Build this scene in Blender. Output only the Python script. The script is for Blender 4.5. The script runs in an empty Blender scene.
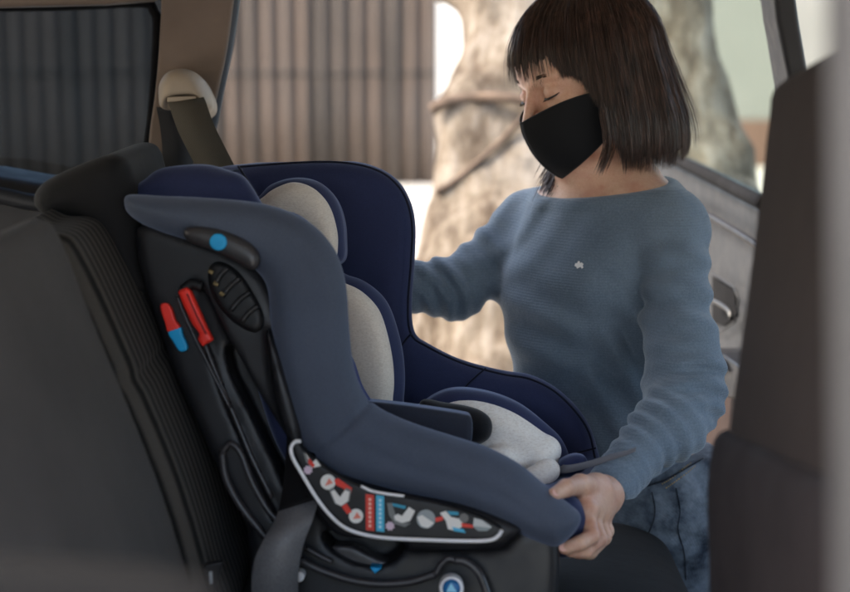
import bpy, math, random
import numpy as np
from mathutils import Matrix, Vector
random.seed(7); rng = np.random.default_rng(7)
sc = bpy.context.scene
COL = sc.collection

# ---------------------------------------------------------------- camera frame
F = 1653.0; PITCH = math.radians(9.0); H = 1.42
ct, st = math.cos(PITCH), math.sin(PITCH)
def c2w(p):
    """metric camera frame (x right, y away, z up) -> world"""
    p = np.asarray(p, float); q = np.empty_like(p)
    q[..., 0] = p[..., 0]
    q[..., 1] = p[..., 1]*ct + p[..., 2]*st
    q[..., 2] = H + p[..., 2]*ct - p[..., 1]*st
    return q
def P(u, v, d): return np.array([(u-425)/F*d, d, (296-v)/F*d])
def PW(u, v, d): return c2w(P(u, v, d))
def WY(u, v, Y):
    """world point on the plane y = Y seen in direction (u, v)"""
    r = c2w(P(u, v, 1.0)) - np.array([0, 0, H]); t = Y/r[1]
    return r*t + np.array([0, 0, H])

# ---------------------------------------------------------------- objects
def link(name, me, mat=None, parent=None, smooth=True):
    o = bpy.data.objects.new(name, me); COL.objects.link(o)
    if mat is not None: me.materials.append(mat)
    if smooth: me.polygons.foreach_set('use_smooth', [True]*len(me.polygons))
    if parent is not None: o.parent = parent
    return o
def thing(name, label, cat, loc=(0, 0, 0), group=None):
    o = bpy.data.objects.new(name, None); COL.objects.link(o)
    o.empty_display_size = .1
    o['label'] = label; o['category'] = cat
    if group: o['group'] = group
    return o
def meshobj(name, verts, faces, mat=None, parent=None, smooth=True, frame='w'):
    v = np.asarray(verts, float)
    if frame == 'c': v = c2w(v)
    me = bpy.data.meshes.new(name)
    me.from_pydata([tuple(a) for a in v], [], [tuple(int(i) for i in f) for f in faces]); me.update()
    return link(name, me, mat, parent, smooth)
def quads(name, v, f, mat, parent=None, frame='c', smooth=True):
    v = np.asarray(v, np.float64)
    if frame == 'c': v = c2w(v)
    me = bpy.data.meshes.new(name)
    n = f.shape[1]
    me.vertices.add(len(v)); me.vertices.foreach_set('co', v.astype(np.float32).ravel())
    me.loops.add(f.size); me.loops.foreach_set('vertex_index', f.astype(np.int32).ravel())
    me.polygons.add(len(f)); me.polygons.foreach_set('loop_start', np.arange(0, f.size, n, dtype=np.int32))
    me.update(calc_edges=True); me.validate()
    return link(name, me, mat, parent, smooth)
class MB:
    """collects boxes, tubes, prisms -> one mesh"""
    def __init__(s, frame='w'): s.v = []; s.f = []; s.frame = frame
    def add(s, v, f):
        b = len(s.v); s.v += [tuple(map(float, a)) for a in v]; s.f += [tuple(int(i)+b for i in g) for g in f]
    def box(s, lo, hi):
        x0, y0, z0 = lo; x1, y1, z1 = hi
        s.add([(x0,y0,z0),(x1,y0,z0),(x1,y1,z0),(x0,y1,z0),(x0,y0,z1),(x1,y0,z1),(x1,y1,z1),(x0,y1,z1)],
              [(0,3,2,1),(4,5,6,7),(0,1,5,4),(1,2,6,5),(2,3,7,6),(3,0,4,7)])
    def prism(s, poly, off):
        """poly: list of 3D points (planar-ish), extruded by vector off"""
        p = np.asarray(poly, float); n = len(p); q = p + np.asarray(off, float)
        s.add(np.vstack([p, q]), [tuple(range(n))[::-1], tuple(range(n, 2*n))] + [(i, (i+1) % n, n+(i+1) % n, n+i) for i in range(n)])
    def tube(s, pts, r, n=8, sec=None, closed=False):
        pts = np.asarray(pts, float); m = len(pts)
        r = np.broadcast_to(np.asarray(r, float), (m,))
        T = np.gradient(pts, axis=0) if not closed else (np.roll(pts, -1, 0)-np.roll(pts, 1, 0))
        T /= np.linalg.norm(T, axis=1)[:, None]+1e-12
        a = np.array([0, 0, 1.0]) if abs(T[0, 2]) < .9 else np.array([0, 1.0, 0])
        N = np.cross(T[0], a); N /= np.linalg.norm(N)
        V = []
        for i in range(m):
            N = N - T[i]*N.dot(T[i]); N /= np.linalg.norm(N)+1e-12
            B = np.cross(T[i], N)
            for k in range(n):
                t = 2*math.pi*k/n
                V.append(pts[i]+r[i]*(math.cos(t)*N+math.sin(t)*B))
        Fc = []
        rngm = m if closed else m-1
        for i in range(rngm):
            for k in range(n):
                j = (i+1) % m
                Fc.append((i*n+k, i*n+(k+1) % n, j*n+(k+1) % n, j*n+k))
        if not closed: Fc += [tuple(range(n))[::-1], tuple((m-1)*n+k for k in range(n))]
        s.add(V, Fc)
    def ribbon(s, pts, wid, th):
        """webbing: centre points, width vectors, thickness vectors"""
        pts = np.asarray(pts, float); wid = np.asarray(wid, float); th = np.asarray(th, float)
        m = len(pts); V = []
        for i in range(m):
            V += [pts[i]-wid[i]-th[i], pts[i]+wid[i]-th[i], pts[i]+wid[i]+th[i], pts[i]-wid[i]+th[i]]
        Fc = [(3, 2, 1, 0), (4*m-4, 4*m-3, 4*m-2, 4*m-1)]
        for i in range(m-1):
            for k in range(4): Fc.append((4*i+k, 4*i+(k+1) % 4, 4*i+4+(k+1) % 4, 4*i+4+k))
        s.add(V, Fc)
    def build(s, name, mat, parent=None, smooth=False, bevel=0, seg=2, subsurf=0):
        o = meshobj(name, s.v, s.f, mat, parent, smooth, s.frame)
        if bevel:
            b = o.modifiers.new('b', 'BEVEL'); b.width = bevel; b.segments = seg; b.limit_method = 'ANGLE'; b.angle_limit = .6
            b.harden_normals = False
            o.data.polygons.foreach_set('use_smooth', [True]*len(o.data.polygons))
            w = o.modifiers.new('w', 'WEIGHTED_NORMAL'); w.keep_sharp = False
        if subsurf:
            m = o.modifiers.new('s', 'SUBSURF'); m.levels = m.render_levels = subsurf
        return o
def cr(pts, n=8, closed=False):
    """Catmull-Rom through points"""
    p = np.asarray(pts, float); m = len(p); out = []
    if closed:
        for i in range(m):
            a, b, c, d = p[(i-1) % m], p[i], p[(i+1) % m], p[(i+2) % m]
            for k in range(n):
                t = k/n; out.append(.5*((2*b)+(c-a)*t+(2*a-5*b+4*c-d)*t*t+(3*b-a-3*c+d)*t**3))
    else:
        for i in range(m-1):
            a = p[i-1] if i else 2*p[0]-p[1]; b, c = p[i], p[i+1]; d = p[i+2] if i+2 < m else 2*p[-1]-p[-2]
            for k in range(n):
                t = k/n; out.append(.5*((2*b)+(c-a)*t+(2*a-5*b+4*c-d)*t*t+(3*b-a-3*c+d)*t**3))
        out.append(p[-1])
    return np.array(out)

# ---------------------------------------------------------------- signed distance modelling
class G:
    def __init__(s, lo, hi, h):
        s.lo = np.asarray(lo, float); s.h = h
        n = np.maximum(np.ceil((np.asarray(hi)-s.lo)/h).astype(int)+1, 4)
        ax = [s.lo[i]+h*np.arange(n[i]) for i in range(3)]
        s.x, s.y, s.z = [a.astype(np.float32) for a in ax]
        s.X = s.x[:, None, None]; s.Y = s.y[None, :, None]; s.Z = s.z[None, None, :]
        s.n = n
def smin(a, b, k):
    h = np.maximum(k-np.abs(a-b), 0)/k
    return np.minimum(a, b)-h*h*k*.25
def smax(a, b, k): return -smin(-a, -b, k)
def ell(g, c, r, R=None):
    """ellipsoid; R rows are the axes"""
    X, Y, Z = g.X-np.float32(c[0]), g.Y-np.float32(c[1]), g.Z-np.float32(c[2])
    if R is not None:
        R = np.asarray(R, np.float32)
        X, Y, Z = [R[i, 0]*X+R[i, 1]*Y+R[i, 2]*Z for i in range(3)]
    k0 = np.sqrt((X/r[0])**2+(Y/r[1])**2+(Z/r[2])**2)
    k1 = np.sqrt((X/r[0]**2)**2+(Y/r[1]**2)**2+(Z/r[2]**2)**2)
    return (k0*(k0-1)/(k1+1e-9)).astype(np.float32)
def cone(g, a, b, ra, rb):
    a = np.asarray(a, np.float32); b = np.asarray(b, np.float32); d = b-a; L2 = float(d.dot(d))
    X, Y, Z = g.X-a[0], g.Y-a[1], g.Z-a[2]
    t = np.clip((X*d[0]+Y*d[1]+Z*d[2])/L2, 0, 1)
    return np.sqrt((X-t*d[0])**2+(Y-t*d[1])**2+(Z-t*d[2])**2)-(ra+(rb-ra)*t)
def polysd(xs, zs, poly):
    p = np.asarray(poly, np.float32); q = np.roll(p, -1, 0)
    X, Z = np.meshgrid(xs, zs, indexing='ij')
    d = np.full(X.shape, 1e9, np.float32); ins = np.zeros(X.shape, bool)
    for a, b in zip(p, q):
        e = b-a; l = float(e.dot(e))+1e-12
        wx, wz = X-a[0], Z-a[1]
        t = np.clip((wx*e[0]+wz*e[1])/l, 0, 1)
        d = np.minimum(d, (wx-t*e[0])**2+(wz-t*e[1])**2)
        c = ((a[1] > Z) != (b[1] > Z)) & (X < (b[0]-a[0])*(Z-a[1])/(b[1]-a[1]+1e-12)+a[0])
        ins ^= c
    return np.where(ins, -1, 1)*np.sqrt(d)
def slab(g, poly, y0, y1, r, bulge=0.0, R=.03, skew=0.0, xc=0.0, front=0):
    """rounded pillow: outline poly in (x,z), thickness y0..y1"""
    s = polysd(g.x, g.z, poly).astype(np.float32)[:, None, :]
    yc = (y0+y1)/2 - skew*(g.X-xc); t = (y1-y0)/2
    if bulge: t = t + bulge*np.clip(-s/R, 0, 1)*(2-np.clip(-s/R, 0, 1)) - bulge
    w = np.abs(g.Y-yc)-t+r; q = s+r
    return (np.minimum(np.maximum(w, q), 0)+np.sqrt(np.maximum(w, 0)**2+np.maximum(q, 0)**2)-r).astype(np.float32)
def nets(Fv, g):
    """naive surface nets"""
    F_ = Fv.astype(np.float32); F_ = np.pad(F_[1:-1, 1:-1, 1:-1], 1, constant_values=1.0)
    ins = F_ < 0
    A = ins[:-1, :-1, :-1]; tot = np.zeros(A.shape, np.int8)
    cs = [(i, j, k) for i in (0, 1) for j in (0, 1) for k in (0, 1)]
    nx, ny, nz = F_.shape
    for i, j, k in cs: tot += ins[i:nx-1+i, j:ny-1+j, k:nz-1+k]
    act = np.argwhere((tot > 0) & (tot < 8))
    idx = -np.ones(A.shape, np.int64); idx[tuple(act.T)] = np.arange(len(act))
    acc = np.zeros((len(act), 3)); cnt = np.zeros(len(act))
    for ax in range(3):
        o = [a for a in range(3) if a != ax]
        for p in (0, 1):
            for q in (0, 1):
                b = np.zeros(3, int); b[o[0]] = p; b[o[1]] = q; e = b.copy(); e[ax] = 1
                fa = F_[tuple((act+b).T)]; fb = F_[tuple((act+e).T)]
                m = (fa < 0) != (fb < 0)
                t = np.where(m, fa/(fa-fb+1e-20), 0)
                pt = b[None, :]+np.zeros((len(act), 3)); pt[:, ax] = t
                acc += pt*m[:, None]; cnt += m
    V = (act+acc/cnt[:, None])*g.h+g.lo
    quad = []
    for ax in range(3):
        o = [(ax+1) % 3, (ax+2) % 3]
        sl0 = [slice(1, -1)]*3; sl0[ax] = slice(0, -1)
        sl1 = [slice(1, -1)]*3; sl1[ax] = slice(1, None)
        a = ins[tuple(sl0)]; b = ins[tuple(sl1)]
        for sgn, m in ((0, a & ~b), (1, ~a & b)):
            c = np.argwhere(m)+1; c[:, ax] -= 1
            if len(c) == 0: continue
            u = np.zeros(3, int); u[o[0]] = 1; w = np.zeros(3, int); w[o[1]] = 1
            q4 = [idx[tuple((c-x).T)] for x in (u+w, w, 0*u, u)]
            if sgn: q4 = q4[::-1]
            quad.append(np.stack(q4, 1))
    Q = np.vstack(quad); Q = Q[(Q >= 0).all(1)]
    return V, Q
def relax(V, Q, it=2, lam=.5):
    E = np.vstack([Q[:, [0, 1]], Q[:, [1, 2]], Q[:, [2, 3]], Q[:, [3, 0]]])
    for _ in range(it):
        S = np.zeros_like(V); C = np.zeros(len(V))
        for a, b in ((0, 1), (1, 0)):
            for ax in range(3): S[:, ax] += np.bincount(E[:, a], V[E[:, b], ax], len(V))
            C += np.bincount(E[:, a], minlength=len(V))
        V = V*(1-lam)+lam*S/np.maximum(C, 1)[:, None]
    return V
def sdobj(name, Fv, g, mat, parent=None, it=2, frame='c'):
    V, Q = nets(Fv, g); V = relax(V, Q, it)
    return quads(name, V, Q, mat, parent, frame)
def noise3(g, scale, seed=0, n=3):
    r = np.random.default_rng(seed); out = 0
    for _ in range(n*3):
        k = r.normal(size=3); k *= scale/np.linalg.norm(k)*r.uniform(.6, 1.4); ph = r.uniform(0, 6.28)
        out = out+np.sin(k[0]*g.X+k[1]*g.Y+k[2]*g.Z+ph)
    return (out/(n*1.7)).astype(np.float32)

# ---------------------------------------------------------------- materials
def srgb(r, g, b):
    f = lambda c: (c/255/12.92) if c/255 <= .04045 else ((c/255+.055)/1.055)**2.4
    return (f(r), f(g), f(b), 1)
class M:
    def __init__(s, name, col, rough=.6, spec=.5, sheen=0, metal=0, sheen_tint=None):
        s.m = bpy.data.materials.new(name); s.m.use_nodes = True; s.nt = s.m.node_tree; s.N = s.nt.nodes; s.L = s.nt.links
        s.b = s.N['Principled BSDF']; s.b.inputs['Base Color'].default_value = col
        s.b.inputs['Roughness'].default_value = rough; s.b.inputs['Specular IOR Level'].default_value = spec
        s.b.inputs['Metallic'].default_value = metal; s.b.inputs['Sheen Weight'].default_value = sheen
        s.b.inputs['Sheen Roughness'].default_value = .4
        if sheen_tint: s.b.inputs['Sheen Tint'].default_value = sheen_tint
        s.col = col; s.hgt = None; s.co = None
    def n(s, t, **kw):
        x = s.N.new(t)
        for k, v in kw.items():
            if hasattr(x, k): setattr(x, k, v)
            else: x.inputs[k.replace('_', ' ')].default_value = v
        return x
    def coord(s, sc=(1, 1, 1), rot=(0, 0, 0), loc=(0, 0, 0)):
        tc = s.n('ShaderNodeTexCoord'); mp = s.n('ShaderNodeMapping')
        mp.inputs['Scale'].default_value = sc; mp.inputs['Rotation'].default_value = rot; mp.inputs['Location'].default_value = loc
        s.L.new(tc.outputs['Object'], mp.inputs[0]); return mp.outputs[0]
    def noise(s, scale, det=4, rough=.55, **kw):
        x = s.n('ShaderNodeTexNoise'); x.inputs['Scale'].default_value = scale; x.inputs['Detail'].default_value = det
        x.inputs['Roughness'].default_value = rough; s.L.new(s.coord(**kw), x.inputs['Vector']); return x.outputs['Fac']
    def wave(s, scale, axis='X', dist=0, dscale=1, **kw):
        x = s.n('ShaderNodeTexWave'); x.bands_direction = axis; x.inputs['Scale'].default_value = scale
        x.inputs['Distortion'].default_value = dist; x.inputs['Detail Scale'].default_value = dscale
        s.L.new(s.coord(**kw), x.inputs['Vector']); return x.outputs['Fac']
    def ramp(s, fac, stops):
        x = s.n('ShaderNodeValToRGB'); e = x.color_ramp.elements
        e[0].position, e[0].color = stops[0]; e[1].position, e[1].color = stops[-1]
        for p, c in stops[1:-1]: k = e.new(p); k.color = c
        s.L.new(fac, x.inputs[0]); return x.outputs[0]
    def mix(s, fac, a, b, mode='MIX'):
        x = s.n('ShaderNodeMix'); x.data_type = 'RGBA'; x.blend_type = mode
        for k, val in ((0, fac), (6, a), (7, b)):
            if isinstance(val, (int, float, tuple)): x.inputs[k].default_value = val
            else: s.L.new(val, x.inputs[k])
        return x.outputs[2]
    def color(s, out): s.L.new(out, s.b.inputs['Base Color']); return s
    def math(s, op, a, b):
        x = s.n('ShaderNodeMath'); x.operation = op
        for k, val in ((0, a), (1, b)):
            if isinstance(val, (int, float)): x.inputs[k].default_value = val
            else: s.L.new(val, x.inputs[k])
        return x.outputs[0]
    def bump(s, out, strength=.3, dist=.001):
        b = s.n('ShaderNodeBump'); b.inputs['Strength'].default_value = strength; b.inputs['Distance'].default_value = dist
        s.L.new(out, b.inputs['Height'])
        if s.hgt: s.L.new(s.hgt, b.inputs['Normal'])
        s.hgt = b.outputs[0]; s.L.new(s.hgt, s.b.inputs['Normal']); return s
def sc_(c, k): return tuple([min(1, c[i]*k) for i in range(3)])+(1,)
def fabric(name, col, var=.25, scale=1.0, sheen=.2, rough=.85, weave=900):
    m = M(name, col, rough, .3, sheen)
    n1 = m.noise(900*scale, 2); n2 = m.noise(14, 4)
    c = m.ramp(n1, [(.3, sc_(col, 1-var)), (.7, sc_(col, 1+var))])
    m.color(m.mix(.35, c, m.ramp(n2, [(.3, sc_(col, .75)), (.7, sc_(col, 1.25))])))
    m.bump(m.noise(700*scale, 2), .35, .0006); m.bump(m.noise(25, 3), .25, .004)
    return m.m
def plastic(name, col, rough=.45, spec=.45, grain=.15):
    m = M(name, col, rough, spec)
    m.bump(m.noise(1500, 2), grain, .0004)
    r = m.ramp(m.noise(20, 5), [(.3, (rough-.08,)*3+(1,)), (.7, (rough+.12,)*3+(1,))])
    m.L.new(r, m.b.inputs['Roughness'])
    n = m.noise(9, 5); m.color(m.ramp(n, [(.35, col), (.75, sc_(col, 1.35))]))
    return m.m
# ================================================================ setting
def m_ground():
    m = M('pale_concrete', (.5, .48, .44, 1), .9)
    m.color(m.ramp(m.noise(1.2, 8), [(.3, (.34, .32, .29, 1)), (.7, (.50, .48, .45, 1))])); m.bump(m.noise(40, 6), .4, .01); return m.m
gnd = MB(); gnd.v = []; 
N = 40; xs = np.linspace(-60, 60, N+1); ys = np.linspace(-20, 100, N+1)
gv = [(x, y, 0.015*math.sin(x*.7)*math.cos(y*.5) if y > 4 else 0) for x in xs for y in ys]
gf = [(i*(N+1)+j, (i+1)*(N+1)+j, (i+1)*(N+1)+j+1, i*(N+1)+j+1) for i in range(N) for j in range(N)]
go = meshobj('ground', gv, gf, m_ground()); go['kind'] = 'structure'

# corrugated fence
def m_fence():
    m = M('weathered_corrugated_metal', (.2, .18, .16, 1), .6, .4)
    n = m.noise(1.0, 6, sc=(3.5, 1, .25)); w = m.noise(.5, 3)
    c = m.ramp(n, [(.25, (.025, .022, .020, 1)), (.42, (.055, .045, .038, 1)), (.58, (.10, .072, .056, 1)), (.78, (.07, .06, .054, 1))])
    band = m.wave(.16, 'Z', 2.0, .3, loc=(0, 0, .3))
    c = m.mix(m.ramp(w, [(.4, (0, 0, 0, 1)), (.7, (.5, .5, .5, 1))]), c, (.13, .105, .09, 1))
    m.color(c); m.bump(m.noise(8, 6), .3, .01); return m.m
FY = 15.8
fence = thing('corrugated_fence', 'tall weathered corrugated metal fence behind the car', 'fence')
x1 = WY(438, 100, FY)[0]; x0 = -9.5
n = int((x1-x0)/.024); X = np.linspace(x0, x1, n)
ph = (X % .17)/.17
prof = -.045*np.clip(np.sin(ph*2*math.pi)*1.6, -1, 1)
zz = [0.0, .7, 1.4, 2.1, 2.9]
V = [(X[i], FY+prof[i], z) for z in zz for i in range(n)]
Fc = [(r*n+i, r*n+i+1, (r+1)*n+i+1, (r+1)*n+i) for r in range(len(zz)-1) for i in range(n-1)]
o = meshobj('metal_sheet', V, Fc, m_fence(), fence)
s = o.modifiers.new('s', 'SOLIDIFY'); s.thickness = .006
mr = M('rail_paint', (.17, .15, .13, 1), .6); mr.color(mr.ramp(mr.noise(5, 6), [(.3, (.022, .018, .016, 1)), (.7, (.055, .045, .038, 1))])); mr = mr.m
for z in (.08, 1.02, 2.0):
    b = MB(); b.box((x0, FY+.06, z-.05), (x1, FY+.13, z+.05)); b.build('rail', mr, fence, bevel=.006)
for z in (1.05, 2.02):
    V2 = [(X[i], FY+prof[i]-.012, zz_) for zz_ in (z-.02, z+.02) for i in range(n)]
    o2 = meshobj('overlap_seam', V2, [(i, i+1, n+i+1, n+i) for i in range(n-1)], mr, fence); s2 = o2.modifiers.new('s', 'SOLIDIFY'); s2.thickness = .004
for x in np.arange(x0+.1, x1, 2.35):
    b = MB(); b.box((x-.05, FY+.135, 0), (x+.05, FY+.22, 2.95)); b.build('post', mr, fence, bevel=.006)

# pale walls far behind; the white one is added, overexposure put into its colour
def wallmat(name, a, b):
    m = M(name, a, .85, .3); m.color(m.ramp(m.noise(.8, 7), [(.3, a), (.7, b)])); m.bump(m.noise(30, 4), .2, .004); return m.m
b = MB(); b.box((-4, 24, 0), (3.2, 24.25, 4.2))
w = thing('overexposed_wall', 'white wall added far behind the tree for the overexposed gap', 'wall')
b.build('wall_face', wallmat('overexposed_white', (.78, .77, .74, 1), (.85, .85, .82, 1)), w)
b = MB(); b.box((-4.05, 23.9, 4.2), (3.25, 24.35, 4.32)); b.build('coping', mr, w, bevel=.01)
hs = thing('green_house', 'pale green house seen through the open door window', 'house')
b = MB(); b.box((2.3, 18, 0), (16, 18.3, 5.5)); b.build('wall', wallmat('pale_green_render', (.235, .235, .205, 1), (.275, .27, .24, 1)), hs)
b = MB(); b.box((2.26, 17.94, 0), (16.1, 18.0, .5)); b.build('plinth', wallmat('terracotta_render', (.15, .085, .06, 1), (.19, .11, .08, 1)), hs)
b = MB(); b.box((2.1, 17.6, 5.5), (16.3, 18.5, 5.65)); b.build('eave', mr, hs)

# big tree
def m_bark():
    m = M('pale_peeling_bark', (.4, .33, .25, 1), .9, .2)
    n = m.noise(3.6, 9, .68, sc=(1.4, 1, .40)); n2 = m.noise(15, 8, .7, sc=(1.3, 1, .45))
    c = m.ramp(n, [(.34, (.05, .030, .020, 1)), (.44, (.11, .078, .056, 1)), (.54, (.23, .19, .15, 1)), (.68, (.36, .325, .285, 1))])
    c2 = m.ramp(n2, [(.40, (.03, .02, .014, 1)), (.5, (.17, .138, .105, 1)), (.62, (.36, .325, .285, 1))])
    m.color(m.mix(.5, c, c2)); m.bump(n2, 1, .04); m.bump(m.noise(50, 5), .5, .006); return m.m
bark = m_bark()
TY = 4.3
tree = thing('banyan_tree', 'huge pale barked tree with forked trunk and clinging roots behind the woman', 'tree')
g = G((-.35, 3.7, -1.9), (1.45, 5.0, 1.25), .02)
def T_(u, v, d=TY): return P(u, v, d)
f = cone(g, T_(565, 640), T_(545, 300), .52, .36)
for a, b_, ra, rb in [((510, 330, 4.3), (512, 100, 4.35), .21, .16), ((512, 110, 4.35), (525, -120, 4.45), .15, .15),
                      ((620, 330, 4.45), (640, 120, 4.5), .30, .20), ((640, 130, 4.5), (600, -130, 4.6), .19, .17),
                      ((660, 190, 4.4), (712, 150, 4.4), .13, .09), ((725, 260, 4.4), (655, -60, 4.5), .13, .10),
                      ((470, 640, 4.2), (455, 250, 4.2), .13, .07), ((455, 260, 4.2), (462, 110, 4.25), .07, .055),
                      ((472, 112, 4.3), (466, 235, 4.25), .088, .078), ((466, 235, 4.25), (452, 330, 4.2), .078, .10), ((440, -8, 4.45), (540, -4, 4.4), .045, .055),
                      ((575, 330, 4.3), (570, 100, 4.4), .2, .2), ((700, 640, 4.3), (690, 200, 4.35), .2, .13)]:
    f = smin(f, cone(g, T_(*a), T_(*b_), ra, rb), .07)
f = f + .016*noise3(g, 16, 3) + .012*noise3(g, 42, 5) + .010*np.abs(noise3(g, 30, 6))
sdobj('trunk', f, g, bark, tree, 1)
mroot = M('brown_root', (.2, .12, .08, 1), .9); mroot.color(mroot.ramp(mroot.noise(20, 5), [(.3, (.05, .032, .022, 1)), (.7, (.13, .09, .065, 1))])); mroot = mroot.m
def rootp(px, r):
    b = MB('c'); pts = cr([T_(*q) for q in px], 8); b.tube(pts, np.linspace(r[0], r[1], len(pts)), 8); b.build('aerial_root', mroot, tree, True)
rootp([(432, 110, 4.2), (446, 102, 4.19), (468, 98, 4.19), (496, 97, 4.16), (530, 101, 4.14), (580, 112, 4.15)], (.016, .012))
rootp([(436, 192, 4.16), (454, 182, 4.15), (478, 162, 4.14), (500, 142, 4.15), (528, 112, 4.15), (545, 90, 4.18)], (.009, .007))
rootp([(468, 420, 4.02), (474, 330, 4.0), (470, 260, 4.08)], (.015, .012))
# crown: limbs and leaves high above the frame
mleaf = M('leaf_green', (.06, .10, .03, 1), .5); mleaf.color(mleaf.ramp(mleaf.noise(3, 2), [(.3, (.035, .06, .02, 1)), (.7, (.10, .14, .045, 1))])); mleaf = mleaf.m
limb = MB()
for k in range(7):
    a = k*2*math.pi/7+.4
    p0 = PW(560, -120, 4.5); p0[2] = 1.9
    pts = cr([p0-np.array([0, 0, .2]), p0+np.array([.5*math.cos(a), .5*math.sin(a)+.2, 1.0]), p0+np.array([1.2*math.cos(a)+.8, 1.2*math.sin(a)+1.0, 2.0]), p0+np.array([2.0*math.cos(a)+1.6, 2.0*math.sin(a)+1.8, 2.7])], 5)
    limb.tube(pts, np.linspace(.16, .04, len(pts)), 8)
limb.build('limb', bark, tree, True)
cen = rng.normal(size=(90, 3))*np.array([1.3, 1.1, .55])+np.array([2.3, 6.8, 4.8]); cen[:, 2] = np.maximum(cen[:, 2], 3.6)
lv = []; lf = []
L = (cen[rng.integers(0, 90, 7000)]+rng.normal(size=(7000, 3))*.28)
A1 = rng.normal(size=(7000, 3)); A1 /= np.linalg.norm(A1, axis=1)[:, None]
A2 = np.cross(A1, rng.normal(size=(7000, 3))); A2 /= np.linalg.norm(A2, axis=1)[:, None]
V = np.stack([L, L+A1*.06+A2*.03, L+A1*.13, L+A1*.06-A2*.03], 1).reshape(-1, 3)
quads('crown', V, np.arange(28000).reshape(-1, 4), mleaf, tree, 'w', False)

# ================================================================ world and sun
SUN_EL, SUN_AZ = 48, 258     # azimuth: direction the light comes from, clockwise from +Y
wd = bpy.data.worlds.new('World'); sc.world = wd; wd.use_nodes = True
nt = wd.node_tree; sky = nt.nodes.new('ShaderNodeTexSky'); sky.sky_type = 'NISHITA'; sky.sun_disc = False
sky.sun_elevation = math.radians(SUN_EL); sky.sun_rotation = math.radians(SUN_AZ); sky.air_density = 1.0; sky.dust_density = 4.0; sky.ozone_density = .6
bg = nt.nodes['Background']; bg.inputs[1].default_value = .15; nt.links.new(sky.outputs[0], bg.inputs[0])
sl = bpy.data.lights.new('sun', 'SUN'); sl.energy = .85; sl.angle = math.radians(6); sl.color = (1, .94, .85)
so = bpy.data.objects.new('sun', sl); COL.objects.link(so)
az, el = math.radians(SUN_AZ), math.radians(SUN_EL)
dirv = Vector((math.sin(az)*math.cos(el), math.cos(az)*math.cos(el), math.sin(el)))
so.rotation_euler = dirv.to_track_quat('Z', 'Y').to_euler(); so.location = dirv*20
sc.view_settings.view_transform = 'Standard'; sc.view_settings.look = 'None'; sc.view_settings.gamma = 1
sc.view_settings.exposure = 2.52
sc.view_settings.use_white_balance = True; sc.view_settings.white_balance_temperature = 6900; sc.view_settings.white_balance_tint = 8
sc.render.film_transparent = False
sc.cycles.use_denoising = True
sc.cycles.max_bounces = 8; sc.cycles.diffuse_bounces = 5; sc.cycles.transparent_max_bounces = 8

cam = bpy.data.cameras.new('camera'); co = bpy.data.objects.new('camera', cam); COL.objects.link(co)
cam.sensor_width = 36; cam.lens = F/850*36; cam.clip_start = .05; cam.clip_end = 300
co.location = (0, 0, H); co.rotation_euler = (math.pi/2-PITCH, 0, 0)
cam.dof.use_dof = True; cam.dof.focus_distance = 2.08; cam.dof.aperture_fstop = 3.5
sc.camera = co
# ================================================================ car
CY = 2.42
car = thing('car', 'car with dark cloth seats, beige pillar trim and its far rear door swung open', 'car')
beige = plastic('beige_trim', srgb(108, 94, 84), .6, .3)
beige2 = plastic('beige_anchor_trim', srgb(160, 146, 130), .5, .4)
blackp = plastic('black_car_trim', (.012, .012, .014, 1), .5, .4)
rubber = plastic('rubber_seal', (.008, .008, .009, 1), .85, .1)
silver = M('silver_paint', (.42, .44, .47, 1), .35, .5, metal=.6).m
greyp = plastic('grey_door_trim', srgb(40, 42, 46), .5, .35)
liner = fabric('headliner_cloth', srgb(165, 155, 142), .1, .6)

def m_seatfab():
    m = M('charcoal_seat_cloth', srgb(38, 38, 38), .85, .15, .04)
    a = m.ramp(m.noise(600, 2), [(.3, srgb(60, 57, 56)), (.7, srgb(82, 78, 76))])
    m.color(m.mix(.4, a, m.ramp(m.noise(6, 5), [(.3, srgb(56, 53, 52)), (.7, srgb(84, 80, 78))])))
    m.bump(m.noise(900, 2), .3, .0005); m.bump(m.noise(10, 4), .2, .006); return m.m
def m_ribfab(rot, name, axis='Y', sc=33):
    m = M(name, srgb(38, 37, 37), .85, .15, .04)
    w = m.wave(sc, axis, .3, 2, rot=rot)
    w2 = m.wave(240, 'Z' if axis != 'Z' else 'X', .4, 3)
    a = m.ramp(w, [(.2, srgb(26, 25, 24)), (.6, srgb(88, 83, 78))])
    m.color(m.mix(.35, a, m.ramp(m.noise(500, 2), [(.3, srgb(16, 15, 15)), (.7, srgb(46, 44, 42))])))
    m.bump(w, .8, .0016); m.bump(m.noise(800, 2), .3, .0006); return m.m
seatfab = m_seatfab(); ribfab = m_ribfab((0, 0, 0), 'ribbed_seat_cloth', 'Y', 15)
leath = fabric('black_headrest_cloth', srgb(24, 24, 26), .15, 1, .05, .85)

# --- shell
b = MB(); b.box((-2.3, .70, 1.60), (1.9, 2.46, 1.66)); roof = b.build('roof', silver, car, bevel=.02)
b = MB(); b.box((-2.25, .74, 1.565), (1.85, 2.40, 1.598)); b.build('headliner', liner, roof)
b = MB(); b.box((-2.3, .72, .30), (1.9, 2.44, .36)); b.build('floor_pan', blackp, car)
b = MB(); b.box((-2.34, .72, .37), (-2.28, 2.44, 1.2)); b.build('tailgate', silver, car, bevel=.01)
b = MB(); b.box((1.5, .74, .37), (1.75, 2.4, 1.05)); b.build('dashboard', blackp, car, bevel=.05)
def outline(px, Y): return [WY(u, v, Y) for u, v in px]
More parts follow.
